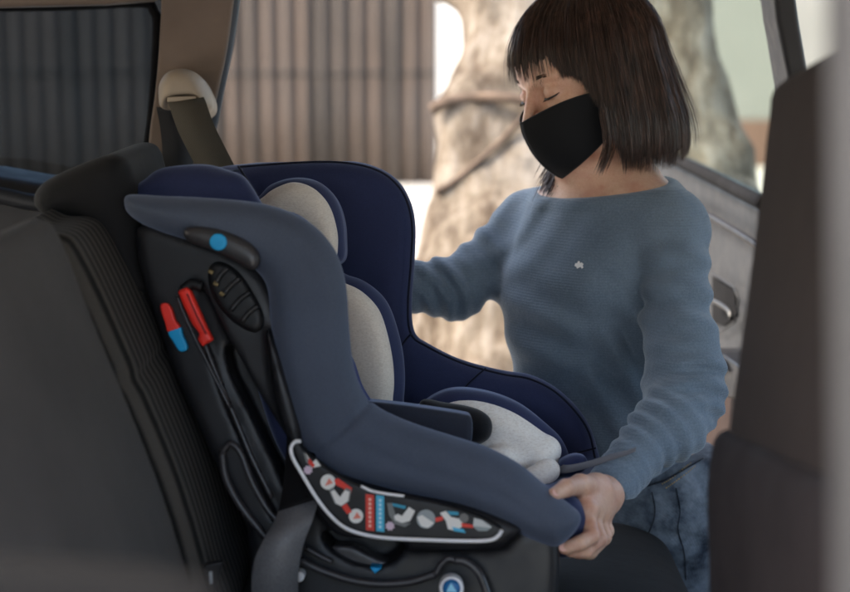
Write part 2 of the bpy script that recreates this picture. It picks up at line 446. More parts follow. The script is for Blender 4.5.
# far rear pillar with quarter window frame
pil = cr([(150, -40), (160, -10), (159, 40), (155, 90), (149, 135), (146, 190)], 6)
pr = cr([(205, 190), (207, 140), (218, 90), (228, 40), (238, -40)], 6)
b = MB(); b.prism(outline(list(pil[::-1]) + list(pr[::-1]), CY-.07), (0, .09, 0)); b.build('rear_pillar', beige, car, bevel=.008, seg=3)
b = MB(); b.prism(outline([(-260, -60), (150, -60), (158, -12), (150, 1), (100, 5), (-260, 14)], CY-.06), (0, .07, 0)); b.build('roof_rail', beige, car, bevel=.008, seg=3)
b = MB(); b.prism(outline([(-260, -60), (-60, -60), (-80, 200), (-260, 200)], CY-.055), (0, .07, 0)); b.build('rear_corner_trim', beige, car, bevel=.008, seg=3)
# lower quarter trim, black with a soft shelf
b = MB(); b.prism(outline([(-260, 160), (-20, 174), (30, 183), (70, 187), (146, 183), (208, 180), (214, 250), (250, 340), (330, 440), (360, 620), (-260, 620)], CY-.12), (0, .16, 0)); b.build('quarter_trim', blackp, car, bevel=.02, seg=4)
b = MB(); pts = [WY(u, v, CY-.13) for u, v in cr([(-250, 176), (-30, 192), (30, 202), (60, 204)], 6)]; b.tube(pts, .012, 8); b.build('trim_ridge', greyp, car, True)
gm = bpy.data.materials.new('tinted_glass'); gm.use_nodes = True; n_ = gm.node_tree.nodes; l_ = gm.node_tree.links
def glassmat(name, tint, refl):
    gm = bpy.data.materials.new(name); gm.use_nodes = True; n_ = gm.node_tree.nodes; l_ = gm.node_tree.links
    n_.remove(n_['Principled BSDF']); t = n_.new('ShaderNodeBsdfTransparent'); t.inputs[0].default_value = tint
    gl = n_.new('ShaderNodeBsdfGlossy'); gl.inputs[0].default_value = (.9, .95, 1, 1); gl.inputs[1].default_value = .03
    fr = n_.new('ShaderNodeValue'); fr.outputs[0].default_value = refl
    mx = n_.new('ShaderNodeMixShader'); l_.new(fr.outputs[0], mx.inputs[0]); l_.new(t.outputs[0], mx.inputs[1]); l_.new(gl.outputs[0], mx.inputs[2])
    l_.new(mx.outputs[0], n_['Material Output'].inputs[0]); return gm
b = MB(); b.prism(outline([(-262, -10), (165, -10), (160, 200), (-262, 200)], CY+.03), (0, .004, 0)); qw = b.build('quarter_window', glassmat('dark_tinted_glass', (.36, .41, .45, 1), .04), car)
fr_ = cr([(-90, 8), (60, 6), (140, 3), (154, 12), (157, 30), (153, 100), (147, 150), (140, 172), (110, 182), (60, 184), (20, 180), (-30, 172), (-90, 162)], 6)
b = MB(); b.tube([WY(u, v, CY+.005) for u, v in fr_], .007, 8); b.build('window_seal', rubber, qw, True)
# door opening seal
b = MB(); pts = [WY(u, v, CY-.05) for u, v in cr([(250, -90), (238, -30), (231, 20), (224, 60), (214, 110), (206, 150), (204, 200), (215, 320), (260, 520)], 8)]
b.tube(pts, .0095, 10); b.build('door_seal', plastic('grey_seal', srgb(62, 70, 80), .5, .4), car, True)
# far side pillar between the doors
b = MB(); b.prism(outline([(764, -90), (785, -90), (800, 20), (812, 90), (826, 620), (796, 620), (790, 90), (776, 20)], CY-.06), (0, .1, 0)); b.build('centre_pillar', blackp, car, bevel=.01, seg=3)
# sills and outer flanks
b = MB(); b.box((-.25, 2.36, .36), (.72, 2.50, .50)); b.build('door_sill', silver, car, bevel=.02)
b = MB(); b.box((-2.3, 2.44, .36), (-.36, 2.50, 1.12)); b.build('far_flank', silver, car, bevel=.02)
b = MB(); b.box((.72, 2.44, .36), (1.9, 2.50, 1.12)); b.build('front_flank', silver, car, bevel=.02)
# near side: belt of the flank, sill and door pillar
nb = plastic('near_flank_paint', srgb(22, 22, 23), .9, .08)
b = MB(); b.prism([PW(-300, 556, .66), PW(-60, 574, .66), PW(60, 582, .66), PW(150, 590, .66), PW(215, 606, .66), PW(235, 800, .66), PW(-300, 800, .66)], (0, .035, 0)); b.build('near_flank', nb, car, bevel=.006, seg=3)
b = MB(); b.box((-1.9, .70, 1.0), (-.62, .78, 1.60)); b.build('near_pillar_light_block', silver, car, bevel=.02)  # out of frame, put in to block light on the near side
pz0 = [PW(858, -700, .64), PW(858, 0, .64), PW(864, 592, .64), PW(866, 1500, .64), PW(1150, 1500, .64), PW(1100, -700, .64)]
b = MB(); b.prism(pz0, (0, .07, 0)); b.build('near_centre_pillar', plastic('pillar_paint', srgb(46, 47, 51), .5, .5), car, bevel=.02, seg=4)

# --- open rear door beyond the woman, swung right out
def WD(u, v, off=0.0):
    r = c2w(P(u, v, 1.0))-np.array([0, 0, H])
    t = (.785+off)/(r[0]+.1*r[1]); return r*t+np.array([0, 0, H])
DN = np.array([.995, .0995, 0])
door = None
b = MB(); poly = [(640, 150), (668, 160), (700, 176), (735, 194), (762, 208), (790, 222), (800, 300), (800, 640), (640, 610)]
b.prism([WD(*q) for q in poly], DN*.06); door = b.build('rear_door', greyp, car, bevel=.012, seg=4)
b = MB('w'); pts = [WD(u, v, -.012) for u, v in cr([(640, 143), (668, 156), (700, 171), (735, 189), (765, 204)], 6)]
b.tube(pts, .011, 8); b.build('window_seal', rubber, door, True)
b = MB(); pts = [WD(u, v, -.02) for u, v in cr([(650, 190), (690, 206), (730, 228), (765, 250)], 6)]; b.tube(pts, .006, 6); b.build('trim_line', blackp, door, True)
b = MB(); pts = [WD(u, v, .01) for u, v in cr([(655, 158), (632, 60), (634, 0), (650, -40), (700, -64), (756, -66), (770, -20), (784, 60), (796, 130), (804, 200)], 8)]
b.tube(pts, .021, 10); b.build('window_frame', blackp, door, True)
b = MB(); b.prism([WD(u, v, .03) for u, v in [(648, 156), (630, 60), (632, 0), (650, -40), (700, -64), (756, -66), (784, 60), (798, 210)]], DN*.004); b.build('window_glass', glassmat('clear_door_glass', (.88, .93, .89, 1), .04), door)
# handle recess, chrome lever, switch panel, map pocket
b = MB(); b.prism([WD(*q, -.006) for q in [(636, 338), (700, 350), (760, 372), (802, 392), (802, 636), (636, 606)]], DN*.006); b.build('lower_trim', plastic('brown_lower_trim', srgb(44, 31, 27), .6, .2), door, bevel=.002)
b = MB(); b.prism([WD(*q, -.004) for q in [(712, 276), (734, 290), (736, 316), (724, 326), (712, 322)]], DN*.002); b.build('handle_recess', rubber, door, bevel=.0008)
b = MB(); b.tube([WD(u, v, -.012) for u, v in [(710, 272), (734, 287), (739, 300), (735, 322), (722, 331), (708, 326)]], .0018, 8); b.build('handle_bezel', greyp, door, True)
b = MB(); b.tube([WD(u, v, -.022) for u, v in cr([(712, 300), (720, 304), (729, 311), (731, 318)], 5)], [.0045]*16, 8); hd = b.build('door_handle', M('chrome', (.10, .10, .10, 1), .5, .5, metal=1).m, door, True)
b = MB(); b.prism([WD(*q, -.06) for q in [(700, 348), (722, 354), (740, 366), (742, 384), (738, 400), (700, 394)]], DN*.065); b.build('armrest', blackp, door, bevel=.006, seg=3)
b = MB(); b.prism([WD(*q, -.066) for q in [(712, 356), (722, 360), (728, 372), (716, 370)]], DN*.004); b.build('window_switch', greyp, door, bevel=.001)
b = MB(); b.prism([WD(*q, -.05) for q in [(690, 470), (715, 480), (722, 510), (716, 548), (690, 560)]], DN*.055); b.build('door_pocket', blackp, door, bevel=.01, seg=3)
b = MB(); b.tube([WD(u, v, -.07) for u, v in cr([(696, 534), (704, 543), (714, 549), (722, 551)], 5)], [.003]*4+[.008]*6+[.004]*6, 8); b.build('pocket_lip', M('pale_plastic', (.5, .55, .58, 1), .4).m, door, True)
b = MB(); b.tube([WD(u, v, -.075) for u, v in cr([(700, 492), (708, 500), (711, 516), (705, 530)], 5)], .010, 8); b.build('pocket_liner', M('pocket_cloth', (.25, .32, .36, 1), .7).m, door, True)

# --- rear bench: smooth near panel, ribbed far panel, cushion, headrest
def seat_x(z, yy): return 0
def cpoly(px, d, n=6): return [(P(u, v, d)[0], P(u, v, d)[2]) for u, v in cr(px, n, True)]
d0 = 1.68
def wpoly(px, d, n=6): return [(PW(u, v, d)[0], PW(u, v, d)[2]) for u, v in cr(px, n, True)]
g = G((-.78, .95, .42), (.05, 1.74, 1.28), .008)
A = [(-70, 300), (-30, 262), (14, 230), (44, 213), (58, 216), (70, 238), (98, 320), (133, 410), (166, 500), (192, 600), (205, 690), (60, 740), (-80, 500), (-120, 300)]
f = slab(g, wpoly(A, d0), .98, 1.665, .045)
f = f+.002*noise3(g, 18, 2)
bench = sdobj('rear_bench', f, g, seatfab, car, 3, 'w')
g = G((-.66, 1.64, .42), (.16, 2.36, 1.30), .007)
B = [(0, 250), (30, 238), (58, 238), (74, 256), (103, 320), (138, 410), (171, 500), (197, 600), (210, 690), (100, 730), (0, 500)]
f = slab(g, wpoly(B, d0), 1.672, 2.30, .03, .006, .05)
seam = np.abs(g.Z-1.06+.25*(g.X+.3))*1.0
f = f+.004*np.exp(-(seam/.006)**2)
sdobj('ribbed_backrest', f, g, ribfab, bench, 2, 'w')
# cushion
g = G((-.3, .95, -.95), (.48, 2.36, -.2), .009)
poly = [c2w(P(0, 0, 1))]*0
cu = []
for (X_, Z_) in cr([(-.16, .80), (.05, .745), (.20, .745), (.30, .735), (.345, .70), (.35, .62), (.30, .54), (0, .50), (-.2, .52), (-.24, .7)], 6, True): cu.append((X_, Z_))
g = G((-.32, .98, .42), (.42, 2.36, .86), .007)
f = slab(g, cu, 1.0, 2.30, .05, .01, .1)
f = f+.004*np.exp(-((g.Y-1.70)/.008)**2)+.0015*noise3(g, 20, 9)
cush = sdobj('cushion', f, g, fabric('cushion_cloth', srgb(24, 23, 23), .3, 1, .04, .9), bench, 2, 'w')
# headrest
hp = [(29, 208), (30, 195), (40, 184), (60, 173), (84, 163), (104, 156), (118, 157), (126, 165), (131, 182), (137, 220), (142, 265), (146, 295), (130, 298), (106, 268), (84, 234), (62, 222), (44, 221)]
g = G((-.52, 1.80, 1.06), (-.2, 2.24, 1.38), .005)
f = slab(g, wpoly(hp, 1.86), 1.85, 2.14, .032, .004, .05)+.001*noise3(g, 30, 4)
hr = sdobj('headrest', f, g, leath, bench, 2, 'w')
for yy in (1.93, 2.05):
    b = MB('c'); b.tube([P(66, 208, 1.93)+np.array([0, yy-1.93, 0]), P(70, 236, 1.93)+np.array([0, yy-1.93, 0])], .006, 10); b.build('headrest_post', M('steel', (.6, .6, .6, 1), .25, metal=1).m, hr, True)
# seat belt
webm = M('olive_grey_webbing', srgb(98, 92, 82), .6, .4)
w = webm.wave(170, 'X', 0, 1, rot=(0, .45, 0)); webm.color(webm.ramp(w, [(.2, srgb(58, 55, 49)), (.7, srgb(88, 83, 74))])); webm.bump(w, .4, .0008); webm.bump(webm.noise(300, 2), .3, .0005); webm = webm.m
belt = None
bp = np.array([P(186, 100, 2.26), P(189, 108, 2.25), P(196, 128, 2.24), P(208, 152, 2.235), P(222, 180, 2.23), P(240, 220, 2.22)]); bp = cr(bp, 5)
W = np.array([.0245, .0, .004]); b = MB('c'); b.ribbon(bp, [W]*len(bp), [np.array([0, .0007, 0])]*len(bp)); belt = b.build('seat_belt', webm, car, True)
bp = cr(np.array([P(172, 108, 2.30), P(176, 130, 2.32), P(178, 160, 2.33), P(176, 220, 2.34)]), 5); b = MB('c'); b.ribbon(bp, [np.array([.02, .012, 0])]*len(bp), [np.array([0, .0007, 0])]*len(bp)); b.build('webbing', plastic('dark_webbing', (.02, .02, .022, 1), .7), belt, True)
g = G((-.42, 2.20, .22), (-.24, 2.38, .35), .0022)
ap = [(157, 100), (157, 84), (164, 72), (176, 67), (190, 69), (201, 77), (208, 90), (211, 100), (210, 108), (204, 113), (196, 109), (180, 106), (166, 108), (159, 106)]
f = slab(g, cpoly(ap, 2.27), 2.255, 2.37, .022, .012, .02)
cut = slab(g, cpoly([(168, 98), (197, 96), (199, 112), (168, 112)], 2.27), 2.22, 2.29, .004)
f = smax(f, -cut, .003)
sdobj('belt_guide', f, g, beige2, belt, 1)
b = MB('c'); b.prism([P(167, 97, 2.262), P(196, 96, 2.262), P(197, 101, 2.262), P(167, 102, 2.262)], (0, .02, 0)); b.build('guide_slot', beige2, belt, bevel=.001)
# lower belt strap threaded through the child seat
lw = M('grey_webbing', srgb(150, 150, 154), .5, .5); lw.color(lw.ramp(lw.noise(700, 2), [(.3, srgb(88, 87, 89)), (.7, srgb(116, 115, 117))])); lw.bump(lw.noise(500, 2), .3, .0005); lw = lw.m
cp = cr([(299, 420, 1.86), (300, 465, 1.835), (298, 505, 1.80), (288, 530, 1.775), (278, 556, 1.77), (275, 592, 1.78), (280, 650, 1.83)], 6)
wx = cr([(.011, .02, 0), (.016, .012, .002), (.021, .006, .006), (.026, .003, .010), (.026, 0, .008), (.0245, .004, .004), (.024, .004, 0)], 6)
kk = 12; b = MB('c'); b.ribbon([P(*q) for q in cp[kk:]], wx[kk:], [np.array([0, .0008, 0])]*(len(cp)-kk)); b.build('lap_strap', lw, belt, True)
b = MB('c'); b.ribbon([P(*q) for q in cp[:kk+1]], wx[:kk+1], [np.array([0, .0008, 0])]*(kk+1)); b.build('shaded_strap', plastic('strap_shade_black', srgb(24, 23, 24), .8, .1), belt, True)  # upper run of the same strap, its shade put into the dark colour

# --- front seat, near side, blurred
fs1 = fabric('brown_black_seat_cloth', srgb(46, 39, 38), .15, 1, 0, .95); fs2 = plastic('grey_seat_back_shell', srgb(42, 38, 40), .8, .15)
g = G((.20, 1.0, -.50), (.62, 1.56, .28), .007)
fp = [(770, 92), (800, 74), (860, 70), (900, 120), (910, 480), (800, 470), (730, 462), (726, 440), (739, 345), (750, 262), (760, 180), (768, 110)]
f = slab(g, cpoly(fp, 1.48, 4), 1.05, 1.50, .03)
fseat = sdobj('front_seat', f, g, fs1, car, 2)
g = G((.20, 1.0, -.95), (.62, 1.56, -.05), .007)
fp = [(716, 442), (770, 436), (910, 440), (910, 1250), (740, 1250), (720, 900), (712, 600)]
f = slab(g, cpoly(fp, 1.48, 4), 1.035, 1.52, .025)
sdobj('seat_back_shell', f, g, fs2, fseat, 2)
b = MB(); b.box((.42, 1.05, .50), (.95, 1.52, .66)); b.build('seat_base', fs1, fseat, bevel=.04, seg=3)
# ================================================================ child seat
kid = thing('child_car_seat', 'navy child car seat with grey pads and black plastic base on the rear bench', 'car seat')
SK = .15; XM = -.05          # yaw of the seat: its far side lies further right
def SP(u, v, yc):
    """(x, y, z) on the skewed plane y = yc - SK (x - XM) seen at (u, v)"""
    k = (u-425)/F; x = k*(yc+SK*XM)/(1+SK*k); y = yc-SK*(x-XM)
    return np.array([x, y, (296-v)/F*y])
def spoly(px, yc, n=6):
    return [(q[0], q[2]) for q in (SP(u, v, yc) for u, v in cr(px, n, True))]
def lpoly(px, yc): return [(q[0], q[2]) for q in (SP(u, v, yc) for u, v in px)]
def fab2(name, col, sheen=.35):
    m = M(name, col, .8, .25, sheen, sheen_tint=(.6, .7, 1, 1))
    a = m.ramp(m.noise(900, 2), [(.3, sc_(col, .8)), (.7, sc_(col, 1.2))])
    m.color(m.mix(.3, a, m.ramp(m.noise(7, 5), [(.3, sc_(col, .75)), (.7, sc_(col, 1.3))])))
    m.bump(m.noise(800, 2), .35, .0005); m.bump(m.noise(9, 3), .25, .008); m.bump(m.noise(38, 2), .12, .004); return m.m
slate = fab2('slate_wing_fabric', srgb(74, 82, 98), .35)
navy = fab2('navy_fabric', srgb(42, 50, 84), .4)
navyd = fab2('dark_navy_piping', srgb(20, 23, 42), .2)
def m_heather():
    m = M('heather_grey_jersey', srgb(210, 204, 198), .9, .2, .3)
    a = m.ramp(m.noise(260, 3, .7, sc=(1, 1, 3)), [(.2, srgb(198, 186, 176)), (.5, srgb(222, 212, 202)), (.8, srgb(236, 228, 220))])
    m.color(a); m.bump(m.noise(500, 2), .5, .0008); m.bump(m.noise(20, 3), .3, .005); return m.m
heather = m_heather()
def m_heather2():
    m = M('pale_grey_jersey', srgb(240, 236, 232), .9, .2, .3)
    m.color(m.ramp(m.noise(260, 3, .7, sc=(1, 1, 3)), [(.25, srgb(216, 208, 202)), (.5, srgb(242, 238, 233)), (.75, srgb(250, 247, 244))])); m.bump(m.noise(500, 2), .5, .0008); m.bump(m.noise(24, 3), .4, .005); return m.m
bpl = plastic('black_moulded_plastic', srgb(30, 30, 33), .45, .45)
bpl2 = plastic('deep_black_plastic', srgb(20, 20, 22), .5, .4)
bpl3 = plastic('charcoal_glossy_plastic', srgb(52, 50, 52), .32, .5)
redp = plastic('red_plastic', srgb(224, 50, 40), .4, .5, .05)
blup = plastic('cyan_plastic', srgb(0, 150, 205), .45, .5, .05)
whp = plastic('white_trim', srgb(225, 222, 224), .4, .5, .05)

# -- near wing, one L-shaped padded panel
NW = [(120, 197), (132, 194), (160, 195), (200, 196), (250, 200), (285, 209), (315, 226), (336, 252), (346, 285), (349, 325), (353, 362), (363, 392), (380, 409),
      (415, 425), (455, 438), (490, 450), (520, 466), (545, 486), (566, 502), (581, 514), (583, 524), (574, 538), (560, 549), (545, 547), (520, 536), (480, 518), (440, 505), (400, 496), (360, 486), (330, 473),
      (308, 455), (292, 432), (281, 400), (272, 355), (268, 318), (266, 292), (258, 275), (240, 262), (215, 252), (186, 241), (160, 232), (138, 222), (124, 210)]
g = G((-.34, 1.70, -.30), (.21, 1.90, .14), .0028)
f = slab(g, spoly(NW, 1.80), 1.785, 1.855, .026, .012, .035, SK, XM)
# sewn seam across the elbow and a shallow one along the arm
def groove(g, f, px, yc, w=.0022, dep=.003):
    ln = [(q[0], q[2]) for q in (SP(u, v, yc) for u, v in cr(px, 6))]
    s = np.full((len(g.x), len(g.z)), 1e9, np.float32)
    X, Z = np.meshgrid(g.x, g.z, indexing='ij')
    for a, b in zip(ln[:-1], ln[1:]):
        a = np.array(a); e = np.array(b)-a; l = e.dot(e)+1e-12
        t = np.clip(((X-a[0])*e[0]+(Z-a[1])*e[1])/l, 0, 1)
        s = np.minimum(s, np.hypot(X-a[0]-t*e[0], Z-a[1]-t*e[1]))
    return f+(dep*np.exp(-(s/w)**2)).astype(np.float32)[:, None, :]
f = groove(g, f, [(312, 458), (330, 440), (344, 428), (366, 406)], 1.785, .0035, .005)
f = groove(g, f, [(360, 448), (410, 468), (460, 482), (500, 496), (540, 520)], 1.785, .006, .002)
f = groove(g, f, [(300, 250), (322, 300), (330, 360), (346, 420)], 1.785, .010, .002)
f = f+.0012*noise3(g, 26, 11)
sdobj('near_side_wing', f, g, slate, kid, 3)

# -- upholstered shell: inner faces, back, far wing, seat pan
g = G((-.36, 1.80, -.33), (.26, 2.28, .18), .0038)
def xz(px, yc): return spoly(px, yc)
IN = [(122, 197), (132, 188), (148, 179), (172, 174), (205, 173), (238, 174), (252, 188), (266, 208), (300, 216), (330, 250), (340, 300), (346, 360), (362, 400), (420, 432), (492, 455), (545, 490), (576, 518), (574, 530), (540, 535), (400, 492), (320, 455), (285, 380), (270, 290), (180, 235), (130, 214)]
f = slab(g, xz(IN, 1.87), 1.845, 1.905, .02, .004, .03, SK, XM)
BK = [(176, 182), (196, 177), (226, 177), (246, 196), (262, 230), (292, 300), (318, 360), (350, 415), (420, 440), (500, 462), (572, 500), (577, 530), (540, 538), (430, 505), (330, 480), (290, 440), (262, 360), (236, 290), (196, 225), (178, 195)]
f = smin(f, slab(g, xz(BK, 2.02), 1.86, 2.20, .02, 0, .03, SK, XM), .022)
FW = [(205, 178), (218, 168), (245, 164), (290, 160), (335, 159), (368, 164), (392, 175), (408, 194), (416, 222), (415, 262), (412, 305), (415, 332), (428, 343), (460, 359), (500, 370), (530, 375),
      (556, 388), (578, 408), (592, 430), (599, 455), (598, 474), (586, 480), (560, 474), (520, 468), (440, 450), (380, 436), (330, 400), (290, 340), (250, 250)]
f = smin(f, slab(g, xz(FW, 2.20), 2.165, 2.235, .024, .010, .04, SK, XM), .03)
# rounded front lip between the two arms
for a, b, r0, r1 in [((566, 512, 1.83), (585, 466, 2.18), .017, .016), ((548, 520, 1.84), (575, 478, 2.16), .02, .02)]:
    f = smin(f, cone(g, P(*a), P(*b), r0, r1), .02)
f = f+.0012*noise3(g, 28, 21)
shell = sdobj('upholstered_shell', f, g, navy, kid, 3)
def line(name, px, yc, r, mat, parent, n=6):
    b = MB('c'); b.tube([SP(u, v, yc) for u, v in cr(px, n)], r, 7); return b.build(name, mat, parent, True)
def line3(name, px, r, mat, parent):
    b = MB('c'); b.tube([P(*q) for q in cr(px, 8)], r, 7); return b.build(name, mat, parent, True)
# piping along the far wing rim and its seams
line('piping', [(238, 167), (290, 163), (335, 162), (368, 167), (390, 178), (405, 197), (412, 224), (411, 262), (408, 305), (411, 334), (428, 347), (462, 363), (502, 374), (530, 379), (554, 391), (575, 411), (589, 433), (595, 458)], 2.163, .0016, navyd, shell)
line('seam', [(411, 334), (404, 342), (398, 352)], 2.160, .0014, navyd, shell)
line('seam', [(486, 368), (472, 380), (458, 394), (440, 404)], 2.160, .0012, navyd, shell)
line('seam', [(596, 448), (580, 452), (562, 458)], 2.160, .0012, navyd, shell)
line3('seam', [(166, 192, 1.905), (178, 183, 1.92), (196, 176, 1.99), (220, 172, 2.08), (242, 170, 2.17)], .0016, navyd, shell)
line3('seam', [(238, 166, 2.15), (246, 178, 2.13), (258, 196, 2.12)], .0016, navyd, shell)

# -- pads: far head bolster, side bolster, seat liner
def pad(name, px, y0, y1, r, bulge, R, mat, parent, h=.0026, lo=None, hi=None, it=2, extra=None):
    pl = spoly(px, y0+.01)
    xs_ = [a[0] for a in pl]; zs_ = [a[1] for a in pl]
    yy = [SP(u, v, (y0+y1)/2)[1] for u, v in px]
    g = G((min(xs_)-.012, min(yy)-(y1-y0)/2-.02, min(zs_)-.012), (max(xs_)+.012, max(yy)+(y1-y0)/2+.02, max(zs_)+.012), h)
    f = slab(g, pl, y0, y1, r, bulge, R, SK, XM)
    if extra: f = extra(g, f)
    f = f+.0008*noise3(g, 60, 31)
    return sdobj(name, f, g, mat, parent, it)
hb = pad('head_bolster', [(252, 215), (262, 190), (276, 180), (296, 176), (316, 180), (331, 192), (340, 210), (344, 235), (340, 262), (300, 262)], 2.02, 2.15, .02, .010, .03, navy, kid)
pad('head_pad', [(256, 210), (264, 194), (278, 185), (294, 181), (312, 187), (326, 201), (334, 220), (337, 243), (330, 262), (290, 262)], 1.985, 2.05, .018, .008, .03, heather, hb)
bb = pad('body_bolster', [(330, 275), (350, 276), (368, 284), (386, 302), (397, 330), (403, 362), (403, 398), (396, 418), (345, 415), (330, 340)], 2.03, 2.15, .02, .010, .03, navy, kid)
pad('body_pad', [(330, 283), (348, 285), (364, 294), (379, 311), (388, 338), (393, 368), (393, 395), (386, 414), (345, 410), (332, 340)], 1.99, 2.06, .018, .008, .03, heather, bb)
pad('near_bolster', [(336, 330), (346, 348), (354, 362), (362, 385), (374, 410), (352, 412), (336, 380)], 1.90, 1.95, .018, .006, .02, fab2('bright_navy_fabric', srgb(38, 48, 104), .3), kid)
# seat liner with navy edge
def liner(g, f):
    return f
sb = pad('seat_bolster', [(412, 420), (424, 404), (444, 392), (466, 389), (494, 394), (522, 406), (546, 424), (562, 440), (570, 462), (562, 488), (540, 500), (470, 470)], 2.03, 2.12, .02, .006, .03, navy, kid)
g = G((.0, 1.86, -.30), (.20, 2.10, -.10), .0024)
f = slab(g, spoly([(430, 420), (446, 404), (468, 400), (492, 404), (516, 414), (540, 430), (556, 442), (560, 456), (545, 478), (500, 474), (450, 450)], 2.02), 1.99, 2.055, .024, .012, .03, SK, XM)
f = smin(f, cone(g, P(486, 468, 1.965), P(547, 450, 1.985), .018, .0165), .006)
f = smin(f, cone(g, P(455, 470, 1.95), P(500, 462, 1.96), .02, .0185), .012)
f2 = cone(g, P(512, 494, 1.925), P(548, 471, 1.95), .017, .015)
f2 = smin(f2, cone(g, P(512, 494, 1.925), P(536, 495, 1.925), .017, .012), .008)
f = smin(f, f2, .005)
f = f+.0008*noise3(g, 70, 8)
liner_o = sdobj('seat_liner', f, g, m_heather2(), sb, 2)
# padded harness tongue between the arms
tongue = pad('crotch_tongue', [(362, 402), (372, 401), (420, 407), (462, 413), (472, 418), (472, 440), (466, 446), (430, 440), (390, 428), (366, 416)], 1.89, 1.955, .006, 0, .02, fab2('dark_slate_fabric', srgb(44, 48, 60)), kid)
pad('buckle_cover', [(420, 402), (445, 403), (470, 407), (486, 414), (493, 424), (491, 438), (480, 446), (464, 449), (440, 446), (420, 440)], 1.95, 2.0, .018, .006, .03, fabric('black_padding', srgb(16, 16, 22), .2), tongue)
# adjuster strap end hanging over the front edge
b = MB('c'); pts = cr([P(556, 468, 1.97), P(568, 469, 1.95), P(590, 464, 1.93), P(614, 456, 1.915), P(626, 453, 1.905), P(636, 449, 1.90)], 6)
b.ribbon(pts, [np.array([.001, .003, .0044])*k_ for k_ in np.linspace(1.1, .45, len(pts))], [np.array([0, -.0006, .0005])]*len(pts)); b.build('adjuster_strap', plastic('dark_grey_webbing', srgb(100, 102, 110), .6), kid, True)
pad('strap_guard', [(560, 462), (575, 455), (586, 458), (586, 468), (574, 476), (560, 474)], 1.99, 2.03, .008, .003, .01, navy, kid)

# ---------------------------------------------------------------- black moulded shell
g = G((-.36, 1.74, -.47), (.21, 2.24, .10), .0036)
BS = [(137, 230), (142, 225), (155, 224), (180, 232), (230, 250), (262, 275), (284, 330), (292, 400), (296, 440), (306, 480), (330, 520), (352, 532), (400, 540), (470, 542), (504, 530),
      (552, 528), (560, 560), (556, 610), (548, 660), (300, 664), (262, 640), (250, 570), (246, 525), (228, 490), (205, 440), (180, 385), (158, 325), (143, 280), (137, 250)]
f = slab(g, spoly(BS, 1.83), 1.815, 2.18, .014, 0, .02, SK, XM)
f = smin(f, slab(g, spoly([(268, 330), (300, 420), (300, 470), (296, 452), (330, 470), (400, 492), (470, 506), (520, 526), (512, 540), (490, 550), (400, 550), (350, 544), (322, 520), (300, 480), (288, 440), (276, 400)], 1.80), 1.79, 1.86, .012, 0, .02, SK, XM), .01)
def cut(f, px, y0, y1, r=.004, k=.005, lin=False):
    pl = lpoly(px, y0+.02) if lin else spoly(px, y0+.02)
    return smax(f, -slab(g, pl, y0, y1, r, 0, .02, SK, XM), k)
# long recess along the side, curved slot, lever slot, carry recess
f = cut(f, [(176, 284), (190, 288), (212, 330), (238, 380), (266, 430), (292, 470), (298, 520), (276, 545), (262, 520), (240, 470), (215, 410), (196, 355), (180, 312)], 1.70, 1.835)
f = cut(f, [(212, 352), (222, 350), (250, 400), (280, 448), (292, 472), (294, 500), (280, 505), (262, 470), (238, 420), (218, 380)], 1.70, 1.90)
# openings in the lower base
f = cut(f, [(318, 545), (350, 548), (400, 552), (404, 562), (392, 576), (372, 582), (345, 576), (322, 560)], 1.70, 1.88)
f = f+.0006*noise3(g, 30, 41)
base = sdobj('plastic_base', f, g, bpl, kid, 2)
def ppad(name, px, y0, y1, r, mat, parent, bulge=0, R=.01, h=.0022, lin=False, it=1):
    pl = lpoly(px, y0) if lin else spoly(px, y0)
    xs_ = [a[0] for a in pl]; zs_ = [a[1] for a in pl]
    yy = [SP(u, v, (y0+y1)/2)[1] for u, v in px]
    g = G((min(xs_)-.008, min(yy)-(y1-y0)/2-.01, min(zs_)-.008), (max(xs_)+.008, max(yy)+(y1-y0)/2+.01, max(zs_)+.008), h)
    return sdobj(name, slab(g, pl, y0, y1, r, bulge, R, SK, XM), g, mat, parent, it)
# raised rim ribs
line('edge_rib', [(222, 452), (226, 478), (240, 505), (258, 528), (268, 540)], 1.806, .0045, bpl3, base)
line('edge_rib', [(222, 452), (230, 444), (240, 452), (252, 482), (268, 510), (282, 524)], 1.806, .004, bpl3, base)
line('edge_rib', [(180, 288), (196, 322), (214, 368), (236, 420), (252, 458), (272, 498)], 1.812, .003, bpl3, base)
line('edge_rib', [(300, 560), (320, 570), (350, 580), (380, 584), (410, 582), (436, 574)], 1.80, .0045, bpl3, base)
line('edge_rib', [(455, 560), (466, 562), (478, 572), (486, 590), (494, 620)], 1.80, .005, bpl3, base)
line('edge_rib', [(306, 548), (320, 556), (332, 562)], 1.80, .003, bpl3, base)
line('edge_rib', [(455, 560), (448, 559), (440, 566), (436, 574)], 1.80, .004, bpl3, base)
ppad('bracket', [(330, 548), (350, 546), (372, 556), (396, 566), (390, 574), (372, 576), (352, 568)], 1.83, 1.87, .004, bpl3, base)
# carry handle recess in the wing
ppad('grip_recess', [(182, 232), (190, 226), (214, 228), (240, 237), (256, 249), (259, 262), (252, 270), (236, 262), (210, 250), (188, 242)], 1.778, 1.80, .006, bpl3, kid, .003, .012)
ppad('grip_dot', [(218+8.6*math.cos(a), 242+8.6*math.sin(a)) for a in np.linspace(0, 6.28, 12, endpoint=False)], 1.774, 1.782, .0015, blup, kid, h=.001)
